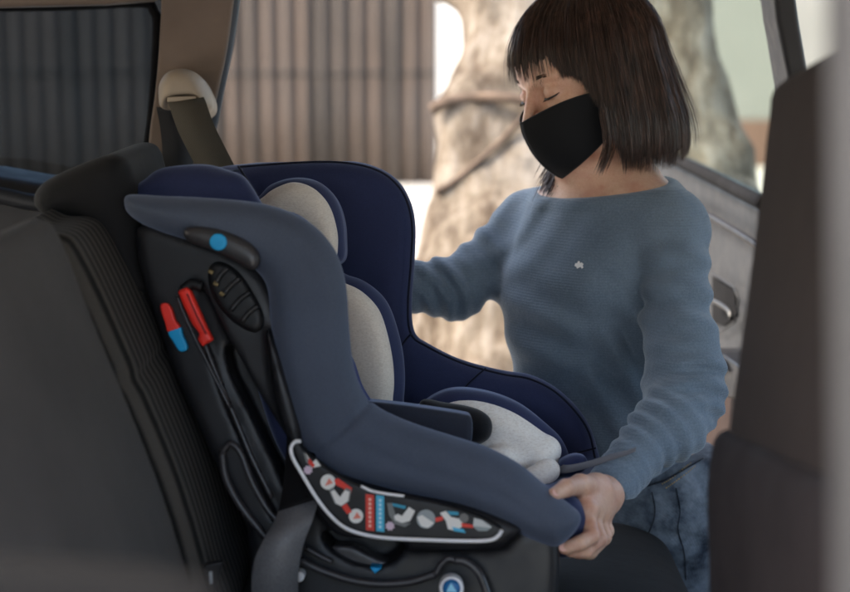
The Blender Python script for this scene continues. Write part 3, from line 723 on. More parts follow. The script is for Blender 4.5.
# oval vent with slots
vg = [(207, 272), (212, 263), (222, 262), (238, 272), (252, 292), (262, 312), (263, 326), (254, 333), (238, 326), (222, 312), (210, 292)]
ve = ppad('side_vent', vg, 1.806, 1.83, .006, bpl2, base, .002)
for (a, b_) in [((216, 283), (228, 268)), ((222, 297), (240, 278)), ((231, 310), (250, 292)), ((242, 321), (258, 306))]:
    line('vent_slat', [a, ((a[0]+b_[0])/2-1, (a[1]+b_[1])/2-1), b_], 1.804, .003, bpl, ve)
for u, v in [(211, 272), (216, 284), (222, 294)]:
    line('clip', [(u-2, v-1), (u+2, v+1)], 1.800, .0022, plastic('brass_clip', srgb(120, 104, 70), .4), ve, 3)
# red lever and two-colour angle marker
line('lever_slot', [(183, 290), (192, 284), (202, 287)], 1.806, .006, bpl2, base)
lv_ = ppad('recline_lever', [(177, 291), (186, 287), (190, 290), (200, 312), (207, 328), (213, 340), (206, 344), (202, 347), (197, 340), (199, 334), (192, 325), (184, 308)], 1.795, 1.815, .0035, redp, kid, .001, .006, .0014, True)
line('lever_groove', [(187, 294), (196, 314), (206, 334)], 1.793, .0010, plastic('dark_red_plastic', srgb(130, 22, 20), .5), lv_)
line('slot_edge', [(177, 296), (185, 316), (196, 340), (212, 372), (230, 408)], 1.803, .0022, bpl3, base)
ppad('red_marker', [(160, 306), (166, 303), (171, 308), (175, 320), (180, 328), (168, 332), (165, 324)], 1.800, 1.814, .0012, redp, kid, h=.0012)
ppad('blue_marker', [(168, 332), (180, 327), (182, 334), (187, 346), (185, 351), (179, 351), (173, 342)], 1.800, 1.814, .0012, blup, kid, h=.0012)

# ---------------------------------------------------------------- instruction label with white outline
LB = [(291, 444), (296, 440), (303, 449), (312, 457), (330, 470), (360, 485), (400, 495), (440, 503), (480, 516), (500, 527), (503, 532), (496, 539), (480, 541), (420, 540), (370, 536), (345, 527), (326, 511), (308, 484), (296, 460)]
lab = ppad('instruction_label', LB, 1.776, 1.80, .003, bpl2, kid, h=.002)
LY = 1.7745
line('white_outline', [(301, 441), (295, 442), (291, 448), (293, 458), (302, 474), (316, 497), (330, 515), (344, 527), (362, 534), (388, 538), (430, 540), (470, 541), (490, 540), (498, 536), (502, 530)], LY, .0022, whp, lab, 8)
line('white_outline', [(361, 486), (372, 491), (388, 494), (404, 496)], LY-.006, .0016, whp, lab)
def flat(name, px, col, dy=0, mat=None):
    b = MB('c'); pts = [SP(u, v, LY-dy) for u, v in px]; b.prism(pts, (0, .0012, 0)); return b.build(name, mat or inkm(col), lab)
_ink = {}
def inkm(c):
    if c not in _ink: _ink[c] = M('print_%d_%d_%d' % c, srgb(*c), .5, .4).m
    return _ink[c]
def disc(u, v, r, n=20): return [(u+r*math.cos(t), v+r*math.sin(t)) for t in np.linspace(0, 2*math.pi, n, endpoint=False)]
WHT = (232, 228, 222); RED = (222, 58, 44); BLU = (60, 176, 214); GRY = (118, 120, 118); PNK = (214, 190, 206)
def star(u, v, r): return [(u+r*(1 if i % 2 else .72)*math.cos(i*math.pi/8), v+r*(1 if i % 2 else .72)*math.sin(i*math.pi/8)) for i in range(16)]
def seaticon(u, v, s, ang=0, c=WHT):
    p = [(-9, -8), (-5, -9), (-1, 0), (6, -6), (10, -3), (6, 6), (-2, 9), (-7, 5)]
    ca, sa = math.cos(ang), math.sin(ang); return [(u+s*(a*ca-b_*sa), v+s*(a*sa+b_*ca)) for a, b_ in p]
flat('print_mark', star(308, 470, 5), PNK, .0002)
flat('print_mark', [(303, 451), (310, 461), (320, 466), (312, 468), (306, 462)], GRY, .0004)
flat('print_mark', [(305, 452), (312, 463), (316, 459), (321, 466), (312, 468)], WHT, .0008)
flat('print_mark', [(309, 458), (315, 465), (313, 468), (308, 463)], RED, .0012)
flat('print_mark', disc(328, 482, 7.6), WHT, .0002); flat('print_mark', [(325, 486), (329, 478), (333, 483)], (230, 130, 110), .0006)
flat('print_mark', disc(356, 516, 7.2), WHT, .0002); flat('print_mark', [(353, 519), (357, 512), (361, 518)], (230, 130, 110), .0006)
flat('print_mark', [(334, 480), (338, 478), (346, 484), (352, 488), (351, 493), (344, 489), (336, 485)], RED, .0003)
flat('print_mark', [(340, 504), (345, 501), (352, 512), (347, 514)], RED, .0003)
flat('print_mark', seaticon(341, 496, 1.15, -.25), GRY, .0005); flat('print_mark', seaticon(341, 497, .95, -.25), WHT, .0009)
flat('red_strip', [(365.5, 494), (374, 495), (374.3, 531), (366, 530)], (214, 62, 48), .0004)
flat('blue_strip', [(376, 495), (384, 496), (384.3, 532), (376.3, 531)], (70, 182, 216), .0004)
for i in range(7):
    flat('print_line', [(368.6, 498+i*4.4), (371.2, 498.1+i*4.4), (371.3, 500.9+i*4.4), (368.7, 500.8+i*4.4)], (250, 190, 170), .0008)
    flat('print_line', [(378.8, 499+i*4.4), (381.4, 499.1+i*4.4), (381.5, 501.9+i*4.4), (378.9, 501.8+i*4.4)], (190, 232, 244), .0008)
def backicon(u, v):
    flat('print_mark', [(u-14, v-12), (u-9, v-12), (u-5, v+2), (u+2, v+8), (u+10, v+8), (u+4, v+12), (u-6, v+9), (u-12, v)], GRY, .0004)
    flat('print_mark', [(u-7, v+1), (u-3, v-1), (u+1, v+1), (u+8, v-8), (u+14, v-4), (u+9, v+6), (u+1, v+8), (u-6, v+5)], WHT, .0008)
    flat('print_mark', [(u-9, v-12), (u+5, v-9), (u+4, v-6), (u-8, v-9)], (40, 150, 180), .0008)
backicon(401, 515)
flat('print_mark', star(390, 526, 5), PNK, .0006)
flat('print_mark', disc(426, 519, 9.4), (150, 156, 158), .0003); flat('print_mark', [(417, 517), (422, 515), (428, 519), (434, 523), (428, 528), (421, 526)], WHT, .0007)
flat('print_mark', [(435, 518), (443, 516), (443, 520), (436, 522)], RED, .0005)
flat('print_mark', [(440, 513), (446, 511), (451, 517), (460, 519), (464, 525), (456, 531), (448, 529), (446, 521)], WHT, .0007)
flat('print_mark', [(447, 511), (458, 512), (459, 515), (450, 515)], (40, 150, 180), .0009)
flat('print_mark', [(452, 527), (463, 529), (466, 533), (454, 531)], (60, 176, 214), .0011)
flat('print_mark', disc(464, 518, 4.6), (110, 108, 106), .0009)
flat('print_mark', [(461, 523), (473, 525), (473, 528), (462, 527)], RED, .0013)
flat('print_mark', [(474, 518), (482, 520), (492, 527), (487, 531), (478, 531), (473, 526)], (196, 198, 196), .0005); flat('print_mark', [(474, 526), (491, 528), (487, 531), (478, 531)], (140, 150, 150), .0009)
# round release knob, blue triangle in the opening, white rivet
ppad('knob_ring', disc(451.5, 589, 12.5, 16), 1.772, 1.80, .004, whp, kid, h=.0014)
kb = ppad('release_knob', disc(451.5, 589, 9.2, 16), 1.767, 1.79, .004, plastic('blue_knob', srgb(20, 96, 150), .3), kid, .002, .005, h=.0012)
b = MB('c'); b.prism([SP(u, v, 1.7655) for u, v in [(451, 583), (457, 592), (446, 592)]], (0, .002, 0)); b.build('knob_mark', inkm((150, 215, 240)), kb)
ppad('blue_tab', [(369, 567), (382, 568), (375, 574)], 1.80, 1.83, .001, blup, base, h=.0012, lin=True)
ppad('rivet', disc(299, 577, 5.4, 12), 1.79, 1.82, .002, whp, base, h=.0012)
# ================================================================ the woman
per = thing('person', 'woman in black face mask and blue grey sweater leaning in to hold the seat', 'person')
nrm = lambda a: np.asarray(a, float)/np.linalg.norm(a)
def m_skin():
    m = M('skin', srgb(204, 158, 132), .48, .45)
    m.b.inputs['Subsurface Weight'].default_value = .25; m.b.inputs['Subsurface Radius'].default_value = (.012, .005, .003); m.b.inputs['Subsurface Scale'].default_value = 1
    m.color(m.mix(.5, m.ramp(m.noise(60, 5), [(.3, srgb(206, 162, 138)), (.7, srgb(220, 182, 160))]), m.ramp(m.noise(400, 2), [(.3, srgb(204, 160, 136)), (.7, srgb(220, 182, 160))])))
    m.bump(m.noise(900, 3), .25, .0004); m.bump(m.noise(220, 3), .25, .0008)
    c0 = m.b.inputs['Base Color'].links[0].from_socket
    m.color(m.mix(m.ramp(m.noise(26, 4, .6), [(.42, (0, 0, 0, 1)), (.7, (.55, .55, .55, 1))]), c0, srgb(178, 112, 92))); return m.m
skin = m_skin()
# ---- head frame
HC = P(588, 80, 2.29)
fw = nrm([-.86, -.42, -.27]); up0 = np.array([-.10, -.06, 1.0]); sd = nrm(np.cross(fw, up0))   # sd points to her right?
sd = sd if sd[1] < 0 else -sd                # towards the camera (her left)
up = nrm(np.cross(fw, sd)); up = up if up[2] > 0 else -up
def HL(a, b, c): return HC+a*fw+b*sd+c*up
RH = np.array([fw, sd, up])
def hs0(g, f, a, b, c, r, k, sub=False):
    d = ell(g, HL(a, b, c), (r, r, r) if np.isscalar(r) else r, RH)
    return smax(f, -d, k) if sub else smin(f, d, k)
NB = P(612, 192, 2.33)
def head_sdf(g):
    hs = lambda f, *a: hs0(g, f, *a)
    f = ell(g, HL(-.012, 0, .035), (.093, .074, .088), RH)
    f = hs(f, .032, 0, -.035, (.058, .060, .082), .03)
    f = hs(f, .060, 0, -.098, (.024, .026, .018), .035)
    for s in (-1, 1):
        f = hs(f, .057, s*.037, -.028, (.026, .022, .024), .02)
        f = hs(f, .030, s*.045, -.070, (.030, .016, .024), .03)
    f = hs(f, .070, 0, .035, (.024, .048, .030), .03)
    for s in (-1, 1):
        f = hs(f, .100, s*.033, .000, (.014, .017, .012), .014, True)
        f = hs(f, .0762, s*.032, -.001, (.0138, .0160, .0128), .003)
        cr_ = cone(g, HL(.084, s*.019, .0035), HL(.0895, s*.030, .0070), .0010, .0014); cr_ = np.minimum(cr_, cone(g, HL(.0895, s*.030, .0070), HL(.084, s*.0435, .0055), .0009, .0006)); f = smax(f, -cr_, .0030)
        f = smin(f, cone(g, HL(.088, s*.012, .016), HL(.078, s*.046, .019), .006, .004), .010)
        f = smin(f, ell(g, HL(.100, s*.0105, -.042), (.009, .0068, .0065), RH), .006)
        f = smax(f, -ell(g, HL(.106, s*.0055, -.049), (.005, .003, .003), RH), .003)
    f = smin(f, cone(g, HL(.090, 0, .008), HL(.1085, 0, -.036), .0065, .0088), .010)
    # lips under the mask
    f = smin(f, cone(g, HL(.089, -.018, -.066), HL(.089, .018, -.066), .005, .005), .006)
    f = smin(f, cone(g, HL(.087, -.014, -.075), HL(.087, .014, -.075), .006, .006), .006)
    # ear on both sides
    for s in (-1, 1):
        e = ell(g, HL(-.006, s*.074, -.010), (.016, .008, .030), RH)
        e = smax(e, -ell(g, HL(-.002, s*.082, -.006), (.009, .006, .018), RH), .004)
        f = smin(f, e, .006)
    f = smin(f, cone(g, HL(-.025, 0, -.05), NB, .048, .050), .025)
    return smin(f, torso(g, -.004), .035)

# ---- body under clothes (shoulders, torso, arms), coarse
SHn, SHf = P(670, 228, 2.235), P(535, 226, 2.43)
ELn, WRn = P(684, 402, 2.11), P(605, 494, 1.925)
ELf, WRf = P(455, 288, 2.37), P(395, 286, 2.33)
lat = nrm(SHn-SHf); dn = np.array([0, 0, -1.0]); fr_b = nrm(np.cross(lat, dn)); fr_b = fr_b if fr_b[0] < 0 else -fr_b
RB = np.array([fr_b, lat, -dn])
CH, AB, HP = P(602, 272, 2.325), P(604, 375, 2.36), P(632, 480, 2.44)
def torso(g, e=0.0):
    f = ell(g, CH, (.098+e, .138+e, .165+e), RB)
    f = smin(f, ell(g, AB, (.092+e, .128+e, .17+e), RB), .06)
    f = smin(f, cone(g, NB+np.array([0, 0, -.03]), SHn, .062+e, .047+e), .05)
    f = smin(f, cone(g, NB+np.array([0, 0, -.03]), SHf, .062+e, .045+e), .05)
    for s, (u, v, d) in ((1, (600, 285, 2.24)), (-1, (548, 283, 2.35))):
        f = smin(f, ell(g, P(u, v, d), (.045+e,)*3), .06)
    return f
g = G(HC-np.array([.16, .14, .215]), HC+np.array([.16, .16, .15]), .0017)
fh = None
Vh, Qh = nets(head_sdf(g), g); Vh = relax(Vh, Qh, 2)
g = G(P(375, 600, 2.30)*[1, 0, 1]+[0, 1.86, -.05], [.50, 2.62, .20], .006)
f = torso(g, -.0065)
f = smin(f, ell(g, HP, (.080, .120, .10), RB), .05)
for a, b_, r0, r1 in [(SHn, ELn, .043, .036), (ELn, WRn, .036, .021), (SHf, ELf, .042, .036), (ELf, WRf, .036, .024)]:
    f = smin(f, cone(g, a, b_, r0, r1), .02)
f = smin(f, cone(g, NB+[0, 0, .05], NB, .048, .05), .03)
Vb, Qb = nets(f, g); Vb = relax(Vb, Qb, 3)

# ---- hands
def hand(joints, g, k=.006):
    """joints: dict with wrist, palm points and finger chains [(p, r), ...]"""
    f = None
    for ch in joints['palm']:
        for (a, ra), (b_, rb) in zip(ch[:-1], ch[1:]):
            c = cone(g, a, b_, ra, rb); f = c if f is None else smin(f, c, .012)
    for ch in joints['fing']:
        ff = None
        for i, ((a, ra), (b_, rb)) in enumerate(zip(ch[:-1], ch[1:])):
            c = cone(g, a, b_, ra, rb); ff = c if ff is None else smin(ff, c, .003)
        f = smin(f, ff, k)
    return f
Wp = P(603, 496, 1.912)
idx = [(P(585, 511, 1.842), .0102), (P(592, 536, 1.822), .0090), (P(580, 543, 1.806), .0082), (P(565, 548, 1.800), .0070)]
mid = [(P(591, 515, 1.862), .0102), (P(599, 539, 1.842), .0090), (P(586, 551, 1.822), .0083), (P(571, 551, 1.815), .0072)]
rin = [(P(597, 516, 1.882), .0097), (P(604, 537, 1.868), .0086), (P(590, 552, 1.848), .0080), (P(577, 553, 1.838), .0068)]
pin = [(P(601, 514, 1.900), .0088), (P(607, 531, 1.892), .0078), (P(597, 545, 1.874), .0070), (P(587, 549, 1.864), .0060)]
thm = [(P(596, 489, 1.885), .0125), (P(580, 485, 1.842), .0110), (P(566, 488, 1.806), .0098), (P(554, 495, 1.785), .0078)]
J = dict(palm=[[(Wp, .0180), ((Wp+mid[0][0])/2+[0.0, 0, .002], .0160), (idx[0][0], .0115)], [((Wp+mid[0][0])/2, .0160), (mid[0][0], .0115)],
               [(Wp, .017), (rin[0][0], .0112)], [(Wp, .015), (pin[0][0], .0098)], [(Wp, .017), (thm[0][0], .0145), (thm[1][0], .0118)], [(thm[0][0], .014), (idx[0][0], .010)]],
         fing=[idx, mid, rin, pin, thm])
g = G([.11, 1.76, -.335], [.27, 1.99, -.195], .0012)
f = hand(J, g, .005)
f = smin(f, cone(g, Wp, WRn+(ELn-WRn)*.12, .0195, .021), .012)
# knuckle bumps, tendons and creases
for q in (idx, mid, rin, pin):
    f = smin(f, ell(g, q[0][0]+np.array([.004, -.003, .003]), (.0085,)*3), .006)
    f = smin(f, cone(g, Wp+[.004, -.010, .006], q[0][0]+np.array([.004, -.004, .002]), .010, .0055), .006)
    for i in (1, 2):
        p = q[i][0]; t = nrm(q[i+1][0]-q[i-1][0])
        dd = (g.X-p[0])*t[0]+(g.Y-p[1])*t[1]+(g.Z-p[2])*t[2]
        r_ = np.sqrt((g.X-p[0])**2+(g.Y-p[1])**2+(g.Z-p[2])**2)
        f = f+(.0006*np.exp(-((np.abs(dd)-.0018)/.0007)**2)*np.exp(-(r_/.012)**4)).astype(np.float32)
Vd, Qd = nets(f, g); Vd = relax(Vd, Qd, 1)
# far hand resting behind the far wing
W2 = WRf; g = G(W2-[.16, .07, .09], W2+[.05, .09, .06], .0022)
def c2(u, v, d): return P(u, v, d)
F2 = []
for i, (du, dv, dd, ln) in enumerate([(0, -14, -.018, 1.0), (-2, -5, -.014, 1.08), (-2, 5, -.012, 1.02), (0, 14, -.012, .85)]):
    a = P(368+du, 286+dv, 2.30+dd); F2.append([(a, .0105), (a+np.array([-.036*ln, -.006, -.004]), .009), (a+np.array([-.058*ln, -.018, -.010]), .008), (a+np.array([-.074*ln, -.028, -.016]), .007)])
t2 = [(P(388, 268, 2.31), .013), (P(374, 256, 2.285), .011), (P(360, 250, 2.27), .009), (P(350, 250, 2.262), .0075)]
f = hand(dict(palm=[[(W2, .022), (q[0][0], .0115)] for q in F2]+[[(W2, .02), (t2[0][0], .0135)]], fing=F2+[t2]), g)
Ve, Qe = nets(f, g); Ve = relax(Ve, Qe, 1)

# ---- legs, feet (world frame), standing on the ground outside the sill
def w2c(p):
    p = np.asarray(p, float)-np.array([0, 0, H]); return np.array([p[0], p[1]*ct-p[2]*st, p[1]*st+p[2]*ct])
HPw = c2w(HP); hL = w2c(HPw+[.07, -.02, -.04]); hR = w2c(HPw+[-.06, .07, -.04])
g = None
Vs = [Vh, Vb, Vd, Ve]; Qs = [Qh, Qb, Qd, Qe]
off = 0; Qa = []
for V_, Q_ in zip(Vs, Qs): Qa.append(Q_+off); off += len(V_)
quads('body', np.vstack(Vs), np.vstack(Qa), skin, per, 'c')

# nails
nail = M('nail', srgb(226, 176, 160), .25, .6).m
for ch in (thm, idx):
    p, r = ch[-1]; t = nrm(p-ch[-2][0]); o_ = nrm(np.cross(t, [0, 0, 1.0])); vis = nrm(np.array([0, -1, .35])-t*np.dot([0, -1, .35], t))
    b = MB('c'); w_ = nrm(np.cross(t, vis)); ctr = p+vis*r*.80+t*.003
    ring = [ctr+t*.0062*math.cos(a)+w_*.0045*math.sin(a)+vis*(.0008*math.cos(math.sin(a)*1.2)) for a in np.linspace(0, 6.28, 14, endpoint=False)]
    b.prism(ring, -vis*.0016); b.build('fingernail', nail, per, bevel=.0003)
# ring on a finger
b = MB('c'); a0, a1 = mid[0][0], mid[1][0]; t = nrm(a1-a0); c_ = a0+(a1-a0)*.55; n1 = nrm(np.cross(t, [0, 0, 1])); n2 = np.cross(t, n1)
b.tube([c_+.0112*(math.cos(a)*n1+math.sin(a)*n2) for a in np.linspace(0, 2*math.pi, 24, endpoint=False)], .0010, 6, closed=True)
#b.build('finger_ring', M('gold', srgb(220, 180, 110), .2, metal=1).m, per, True)

# ---- sweater
def m_knit():
    m = M('blue_grey_knit', srgb(100, 114, 128), .9, .2, .45, sheen_tint=(.8, .9, 1, 1))
    a = m.ramp(m.noise(420, 3, .7), [(.3, srgb(82, 96, 111)), (.7, srgb(122, 137, 152))])
    b_ = m.ramp(m.noise(9, 6), [(.3, srgb(80, 96, 113)), (.7, srgb(116, 132, 147))])
    w = m.wave(85, 'Z', .6, 6)
    c = m.mix(.5, a, b_); c = m.mix(m.math('MULTIPLY', w, .07), c, srgb(46, 62, 80)); m.color(c)
    m.bump(w, .30, .0010); m.bump(m.noise(420, 3), .7, .0010); m.bump(m.noise(34, 6, .6), .5, .004); return m.m
knit = m_knit()
def fold(g, c, dirv, wl, amp, rad, warp=0.0, ph=0):
    d = nrm(dirv); c = np.asarray(c)
    X, Y, Z = g.X-c[0], g.Y-c[1], g.Z-c[2]
    s = d[0]*X+d[1]*Y+d[2]*Z
    o_ = np.array([-d[2], 0, d[0]]); q = o_[0]*X+o_[2]*Z
    return (amp*np.sin(2*math.pi*(s+warp*q*q*8+.006*np.sin(q*38+ph))/wl+ph)*np.exp(-(X*X+Y*Y+Z*Z)/rad**2)).astype(np.float32)
g = G([-.06, 1.84, -.31], [.47, 2.60, .19], .0034)
f = torso(g, .004)
bl = P(640, 425, 2.38)
f = smin(f, ell(g, P(612, 410, 2.375), (.105, .138, .10), RB), .05)
f = smin(f, ell(g, P(572, 330, 2.31), (.07, .08, .13), RB), .06)
A_ = smin(cone(g, SHn, ELn, .050, .043), cone(g, ELn, WRn-(ELn-WRn)*.02, .046, .0295), .022)
A_ = smin(A_, ell(g, P(688, 372, 2.13), (.046, .046, .07)), .03)
A_ = smin(A_, ell(g, P(672, 432, 2.06), (.042, .05, .036)), .03)
B_ = smin(cone(g, SHf, ELf, .049, .042), cone(g, ELf, WRf, .044, .036), .02)
# sleeve wrinkles
el = ELn
A_ = A_+fold(g, P(694, 392, 2.09), [.25, 0, 1], .026, .0054, .06, .8, .4)+fold(g, P(650, 442, 2.03), [.8, .2, .5], .026, .0048, .06, 1.0, 1.3)
A_ = A_+fold(g, P(700, 300, 2.16), [.2, 0, 1], .042, .0042, .10, .6, 2.0)+fold(g, WRn+(ELn-WRn)*.2, ELn-WRn, .014, .0014, .035, .3, .5)
B_ = B_+fold(g, P(446, 285, 2.34), [1, 0, .45], .026, .0062, .05, .8, .2)+fold(g, P(490, 258, 2.38), [.9, 0, .6], .036, .0052, .07, .6, 1.0)
B_ = B_+fold(g, P(425, 290, 2.33), [1, 0, .2], .020, .0026, .03, .6, 2.2)
f = smin(f, A_, .012); f = smin(f, B_, .03)
f = f+fold(g, P(545, 215, 2.33), [.75, 0, -.65], .040, .0044, .085, .1, .8)+fold(g, P(640, 255, 2.22), [.8, 0, .35], .05, .0022, .09, .2, 2.6)
f = f+fold(g, P(560, 350, 2.25), [.5, 0, .85], .05, .0042, .12, .2, .2)+fold(g, P(640, 360, 2.24), [.9, 0, .5], .042, .0042, .10, .2, 1.9)
f = f+.0022*noise3(g, 52, 77)+.0034*noise3(g, 17, 78)
# neck opening
pa, pb, pc_ = P(590, 199, 2.23), P(672, 180, 2.27), P(553, 185, 2.41)
nn = nrm(np.cross(pb-pa, pc_-pa)); nn = nn if nn[2] > 0 else -nn
pld = (g.X-pa[0])*nn[0]+(g.Y-pa[1])*nn[1]+(g.Z-pa[2])*nn[2]
rad = np.sqrt((g.X-NB[0])**2+(g.Y-NB[1])**2); gt = np.clip((.125-rad)/.03, 0, 1)
f = f-(.0028*np.exp(-((pld+.007)/.0065)**4)*gt).astype(np.float32)+(.0012*np.exp(-((pld+.0165)/.002)**2)*gt).astype(np.float32)
f = smax(f, pld, .003)
# open hem and cuffs
f = smax(f, -(g.Z-P(0, 462, 2.38)[2]+.0*g.X+0.25*(g.X-.24)), .006)
cuffn = nrm(ELn-WRn); pc = WRn-cuffn*.002
cut_ = -((g.X-pc[0])*cuffn[0]+(g.Y-pc[1])*cuffn[1]+(g.Z-pc[2])*cuffn[2])
near_w = cone(g, WRn, WRn+[.001, 0, 0], .06, .06)
f = np.maximum(f, np.minimum(cut_, -near_w+.02))
sw = sdobj('sweater', f, g, knit, per, 2)
SWF, SWG = f, g
# small white emblem on the chest
def on_front(u, v, F_, g_, d0=2.0, d1=2.5):
    for d in np.arange(d0, d1, .001):
        p = P(u, v, d); i = ((p-g_.lo)/g_.h).astype(int)
        if (i > 0).all() and (i < g_.n-1).all() and F_[tuple(i)] < 0: return d
    return d0
de = on_front(579, 265, f, g)
emb = [(-5, 1), (-4, -2), (-2, -2), (-1, -4.5), (1, -4), (1, -2), (3, -3), (5, -1), (4, 1), (5, 3), (3, 4), (2, 2), (0, 3), (-2, 4), (-3, 2)]
dg = np.array([on_front(579+a, 265+b_, f, g) for a, b_ in emb])
Am = np.array([[a, b_, 1] for a, b_ in emb]); cf_ = np.linalg.lstsq(Am, dg, rcond=None)[0]
b = MB('c'); b.prism([P(579+a*.9, 265+b_*.9, float(np.dot(cf_, [a, b_, 1]))-.0045) for a, b_ in emb], (0, .006, 0)); b.build('emblem', M('white_stitching', srgb(235, 235, 235), .7).m, sw)

# ---- jeans, with shoes
def m_denim():
    m = M('blue_denim', srgb(60, 76, 98), .85, .2, .2)
    a = m.ramp(m.noise(350, 3, .7), [(.3, srgb(28, 36, 48)), (.7, srgb(66, 78, 94))])
    b_ = m.ramp(m.noise(22, 7, .65), [(.35, srgb(32, 42, 56)), (.70, srgb(176, 190, 205))])
    m.color(m.mix(.5, a, b_)); m.bump(m.wave(120, 'DIAGONAL', .2, 2), .3, .0006); m.bump(m.noise(400, 2), .4, .0005); return m.m
denim = m_denim()
hipL, kneeL, ankL = HPw+[.055, -.03, -.03], HPw+[.075, .06, -.40], HPw+[.085, .24, 0]; ankL[2] = .10
hipR, kneeR, ankR = HPw+[-.04, .07, -.03], HPw+[-.05, .17, -.40], HPw+[-.04, .36, 0]; ankR[2] = .10
g = G(np.minimum(np.minimum(ankL, ankR), hipR)-[.16, .22, .08], np.maximum(np.maximum(hipL, kneeL), ankR)+[.16, .16, .2], .0055)
HPl = HPw
RBw = np.array([c2w(RB[i])-c2w(np.zeros(3)) for i in range(3)])
f = ell(g, HPw+[0, .0, -.01], (.108, .150, .13), RBw)
f = smin(f, cone(g, hipL, kneeL, .088, .060), .05); f = smin(f, cone(g, kneeL, ankL, .060, .045), .02)
f2 = smin(cone(g, hipR, kneeR, .088, .060), cone(g, kneeR, ankR, .060, .045), .02); f = smin(f, f2, .03)
f = smin(f, ell(g, HPw+[-.01, .0, .09], (.100, .140, .08), RBw), .04)
f = f+fold(g, hipL+[0, -.05, .02], [.3, 0, 1], .045, .004, .09, .8, .3)+.0022*noise3(g, 30, 5)
f = smax(f, g.Z-(c2w(P(660, 448, 2.40))[2]+.0)+0*g.X+0*g.Y, .006)
f = np.maximum(f, .085-g.Z)
jo = sdobj('jeans', f, g, denim, per, 2, 'w')
FJ, GJ = f, g
# waistband, belt loops and stitching
gold = M('gold_thread', srgb(196, 158, 84), .5).m
def jean_pt(u, v, lift=.0015):
    for d in np.arange(1.95, 2.7, .0015):
        p = PW(u, v, d); i = ((p-GJ.lo)/GJ.h).astype(int)
        if (i > 0).all() and (i < GJ.n-1).all() and FJ[tuple(i)] < 0: return PW(u, v, d-.006-lift)
    return None
def jline(name, px, r, mat, dash=False):
    pts = [jean_pt(u, v) for u, v in cr(px, 10)]; pts = [p for p in pts if p is not None]
    if len(pts) < 3: return
    b = MB('w')
    if dash:
        for i in range(0, len(pts)-1, 2): b.tube([pts[i], (pts[i]+pts[i+1])/2, pts[i+1]], r, 5)
    else: b.tube(pts, r, 6)
    b.build(name, mat, jo, True)
seamd = fabric('dark_denim_seam', srgb(30, 38, 50), .3)
jline('side_seam', [(676, 488), (680, 510), (678, 530), (684, 552), (686, 580)], .0010, seamd)
jline('side_seam', [(652, 492), (655, 512), (650, 530), (640, 545)], .0009, seamd)
jline('waistband_edge', [(640, 488), (665, 480), (690, 466), (704, 458)], .0012, seamd)
jline('stitching', [(662, 484), (672, 478), (684, 468), (692, 462)], .0007, gold, True)
jline('stitching', [(666, 488), (676, 481), (688, 472), (696, 465)], .0007, gold, True)
#jline('fade_crease', [(662, 566), (676, 562), (690, 556), (700, 548)], .0030, fabric('faded_denim', srgb(120, 134, 148), .3))
#jline('fade_crease', [(658, 536), (668, 532), (678, 530)], .0024, fabric('faded_denim_soft', srgb(104, 118, 134), .3))
def dstitch(name, px, r=.0009):
    b = MB('c'); pts = cr([P(*q) for q in px], 10)
    for i in range(0, len(pts)-2, 2): b.tube(pts[i:i+2], r, 5)
    b.build(name, gold, per, True)
# shoes
shm = fabric('grey_canvas_shoe', srgb(92, 92, 96), .2); solem = plastic('white_rubber_sole', srgb(210, 208, 204), .6)
for an in (ankL, ankR):
    g = G(an+[-.24, -.22, -.11], an+[.12, .12, .04], .006)
    d = nrm(np.array([-.8, -.45, 0]))
    f = smin(cone(g, an+[0, 0, -.03], an+d*.15+[0, 0, -.062], .046, .034), cone(g, an+[0, 0, .01], an+[0, 0, -.04], .046, .048), .03)
    f = np.maximum(f, .022-g.Z); so_ = sdobj('shoe', f, g, shm, per, 2, 'w')
    f = cone(g, an+[.01, 0, -.075], an+d*.16+[0, 0, -.075], .050, .042); f = np.maximum(f, g.Z-.026); f = np.maximum(f, -g.Z+.001)
    sdobj('sole', f, g, solem, so_, 1, 'w')

# ---- face details
lash = M('lash_black', (.012, .009, .008, 1), .6).m
brow = M('brow_brown', (.03, .02, .015, 1), .8).m
r3 = np.random.default_rng(3)
for s in (-1, 1):
    b = MB('c'); pts = cr([HL(.0835, s*.0185, -.0080), HL(.0895, s*.025, -.0098), HL(.0908, s*.033, -.0100), HL(.0862, s*.0415, -.0084), HL(.0785, s*.0475, -.0050)], 6)
    n_ = len(pts); b.tube(pts, 0.0005+.0010*np.sin(np.linspace(0, math.pi, n_)), 6)
    for k in range(34):
        i = r3.integers(3, n_-1); q = pts[i]; l_ = r3.uniform(.004, .0065)
        e1 = q+l_*.5*fw-l_*.35*up+.05*l_*s*sd; e2 = q+l_*.95*fw-l_*.45*up+(.05+.25*i/n_)*l_*s*sd
        b.tube([q, e1, e2], [.00022, .00016, .00005], 3)
    b.build('eyelash', lash, per, True)
    b = MB('c'); pts = cr([HL(.0918, s*.013, .0150), HL(.0930, s*.024, .0195), HL(.0890, s*.036, .0210), HL(.0800, s*.047, .0180)], 12)
    for k in range(170):
        i = r3.integers(0, len(pts)-2); t_ = nrm(pts[i+1]-pts[i]); q = pts[i]+up*r3.uniform(-.0022, .0022)+fw*.0006
        b.tube([q, q+t_*.003+up*.0008+fw*.0006, q+t_*.006+up*.0006], [.00020, .00016, .00005], 3)
    b.build('eyebrow', brow, per, True)
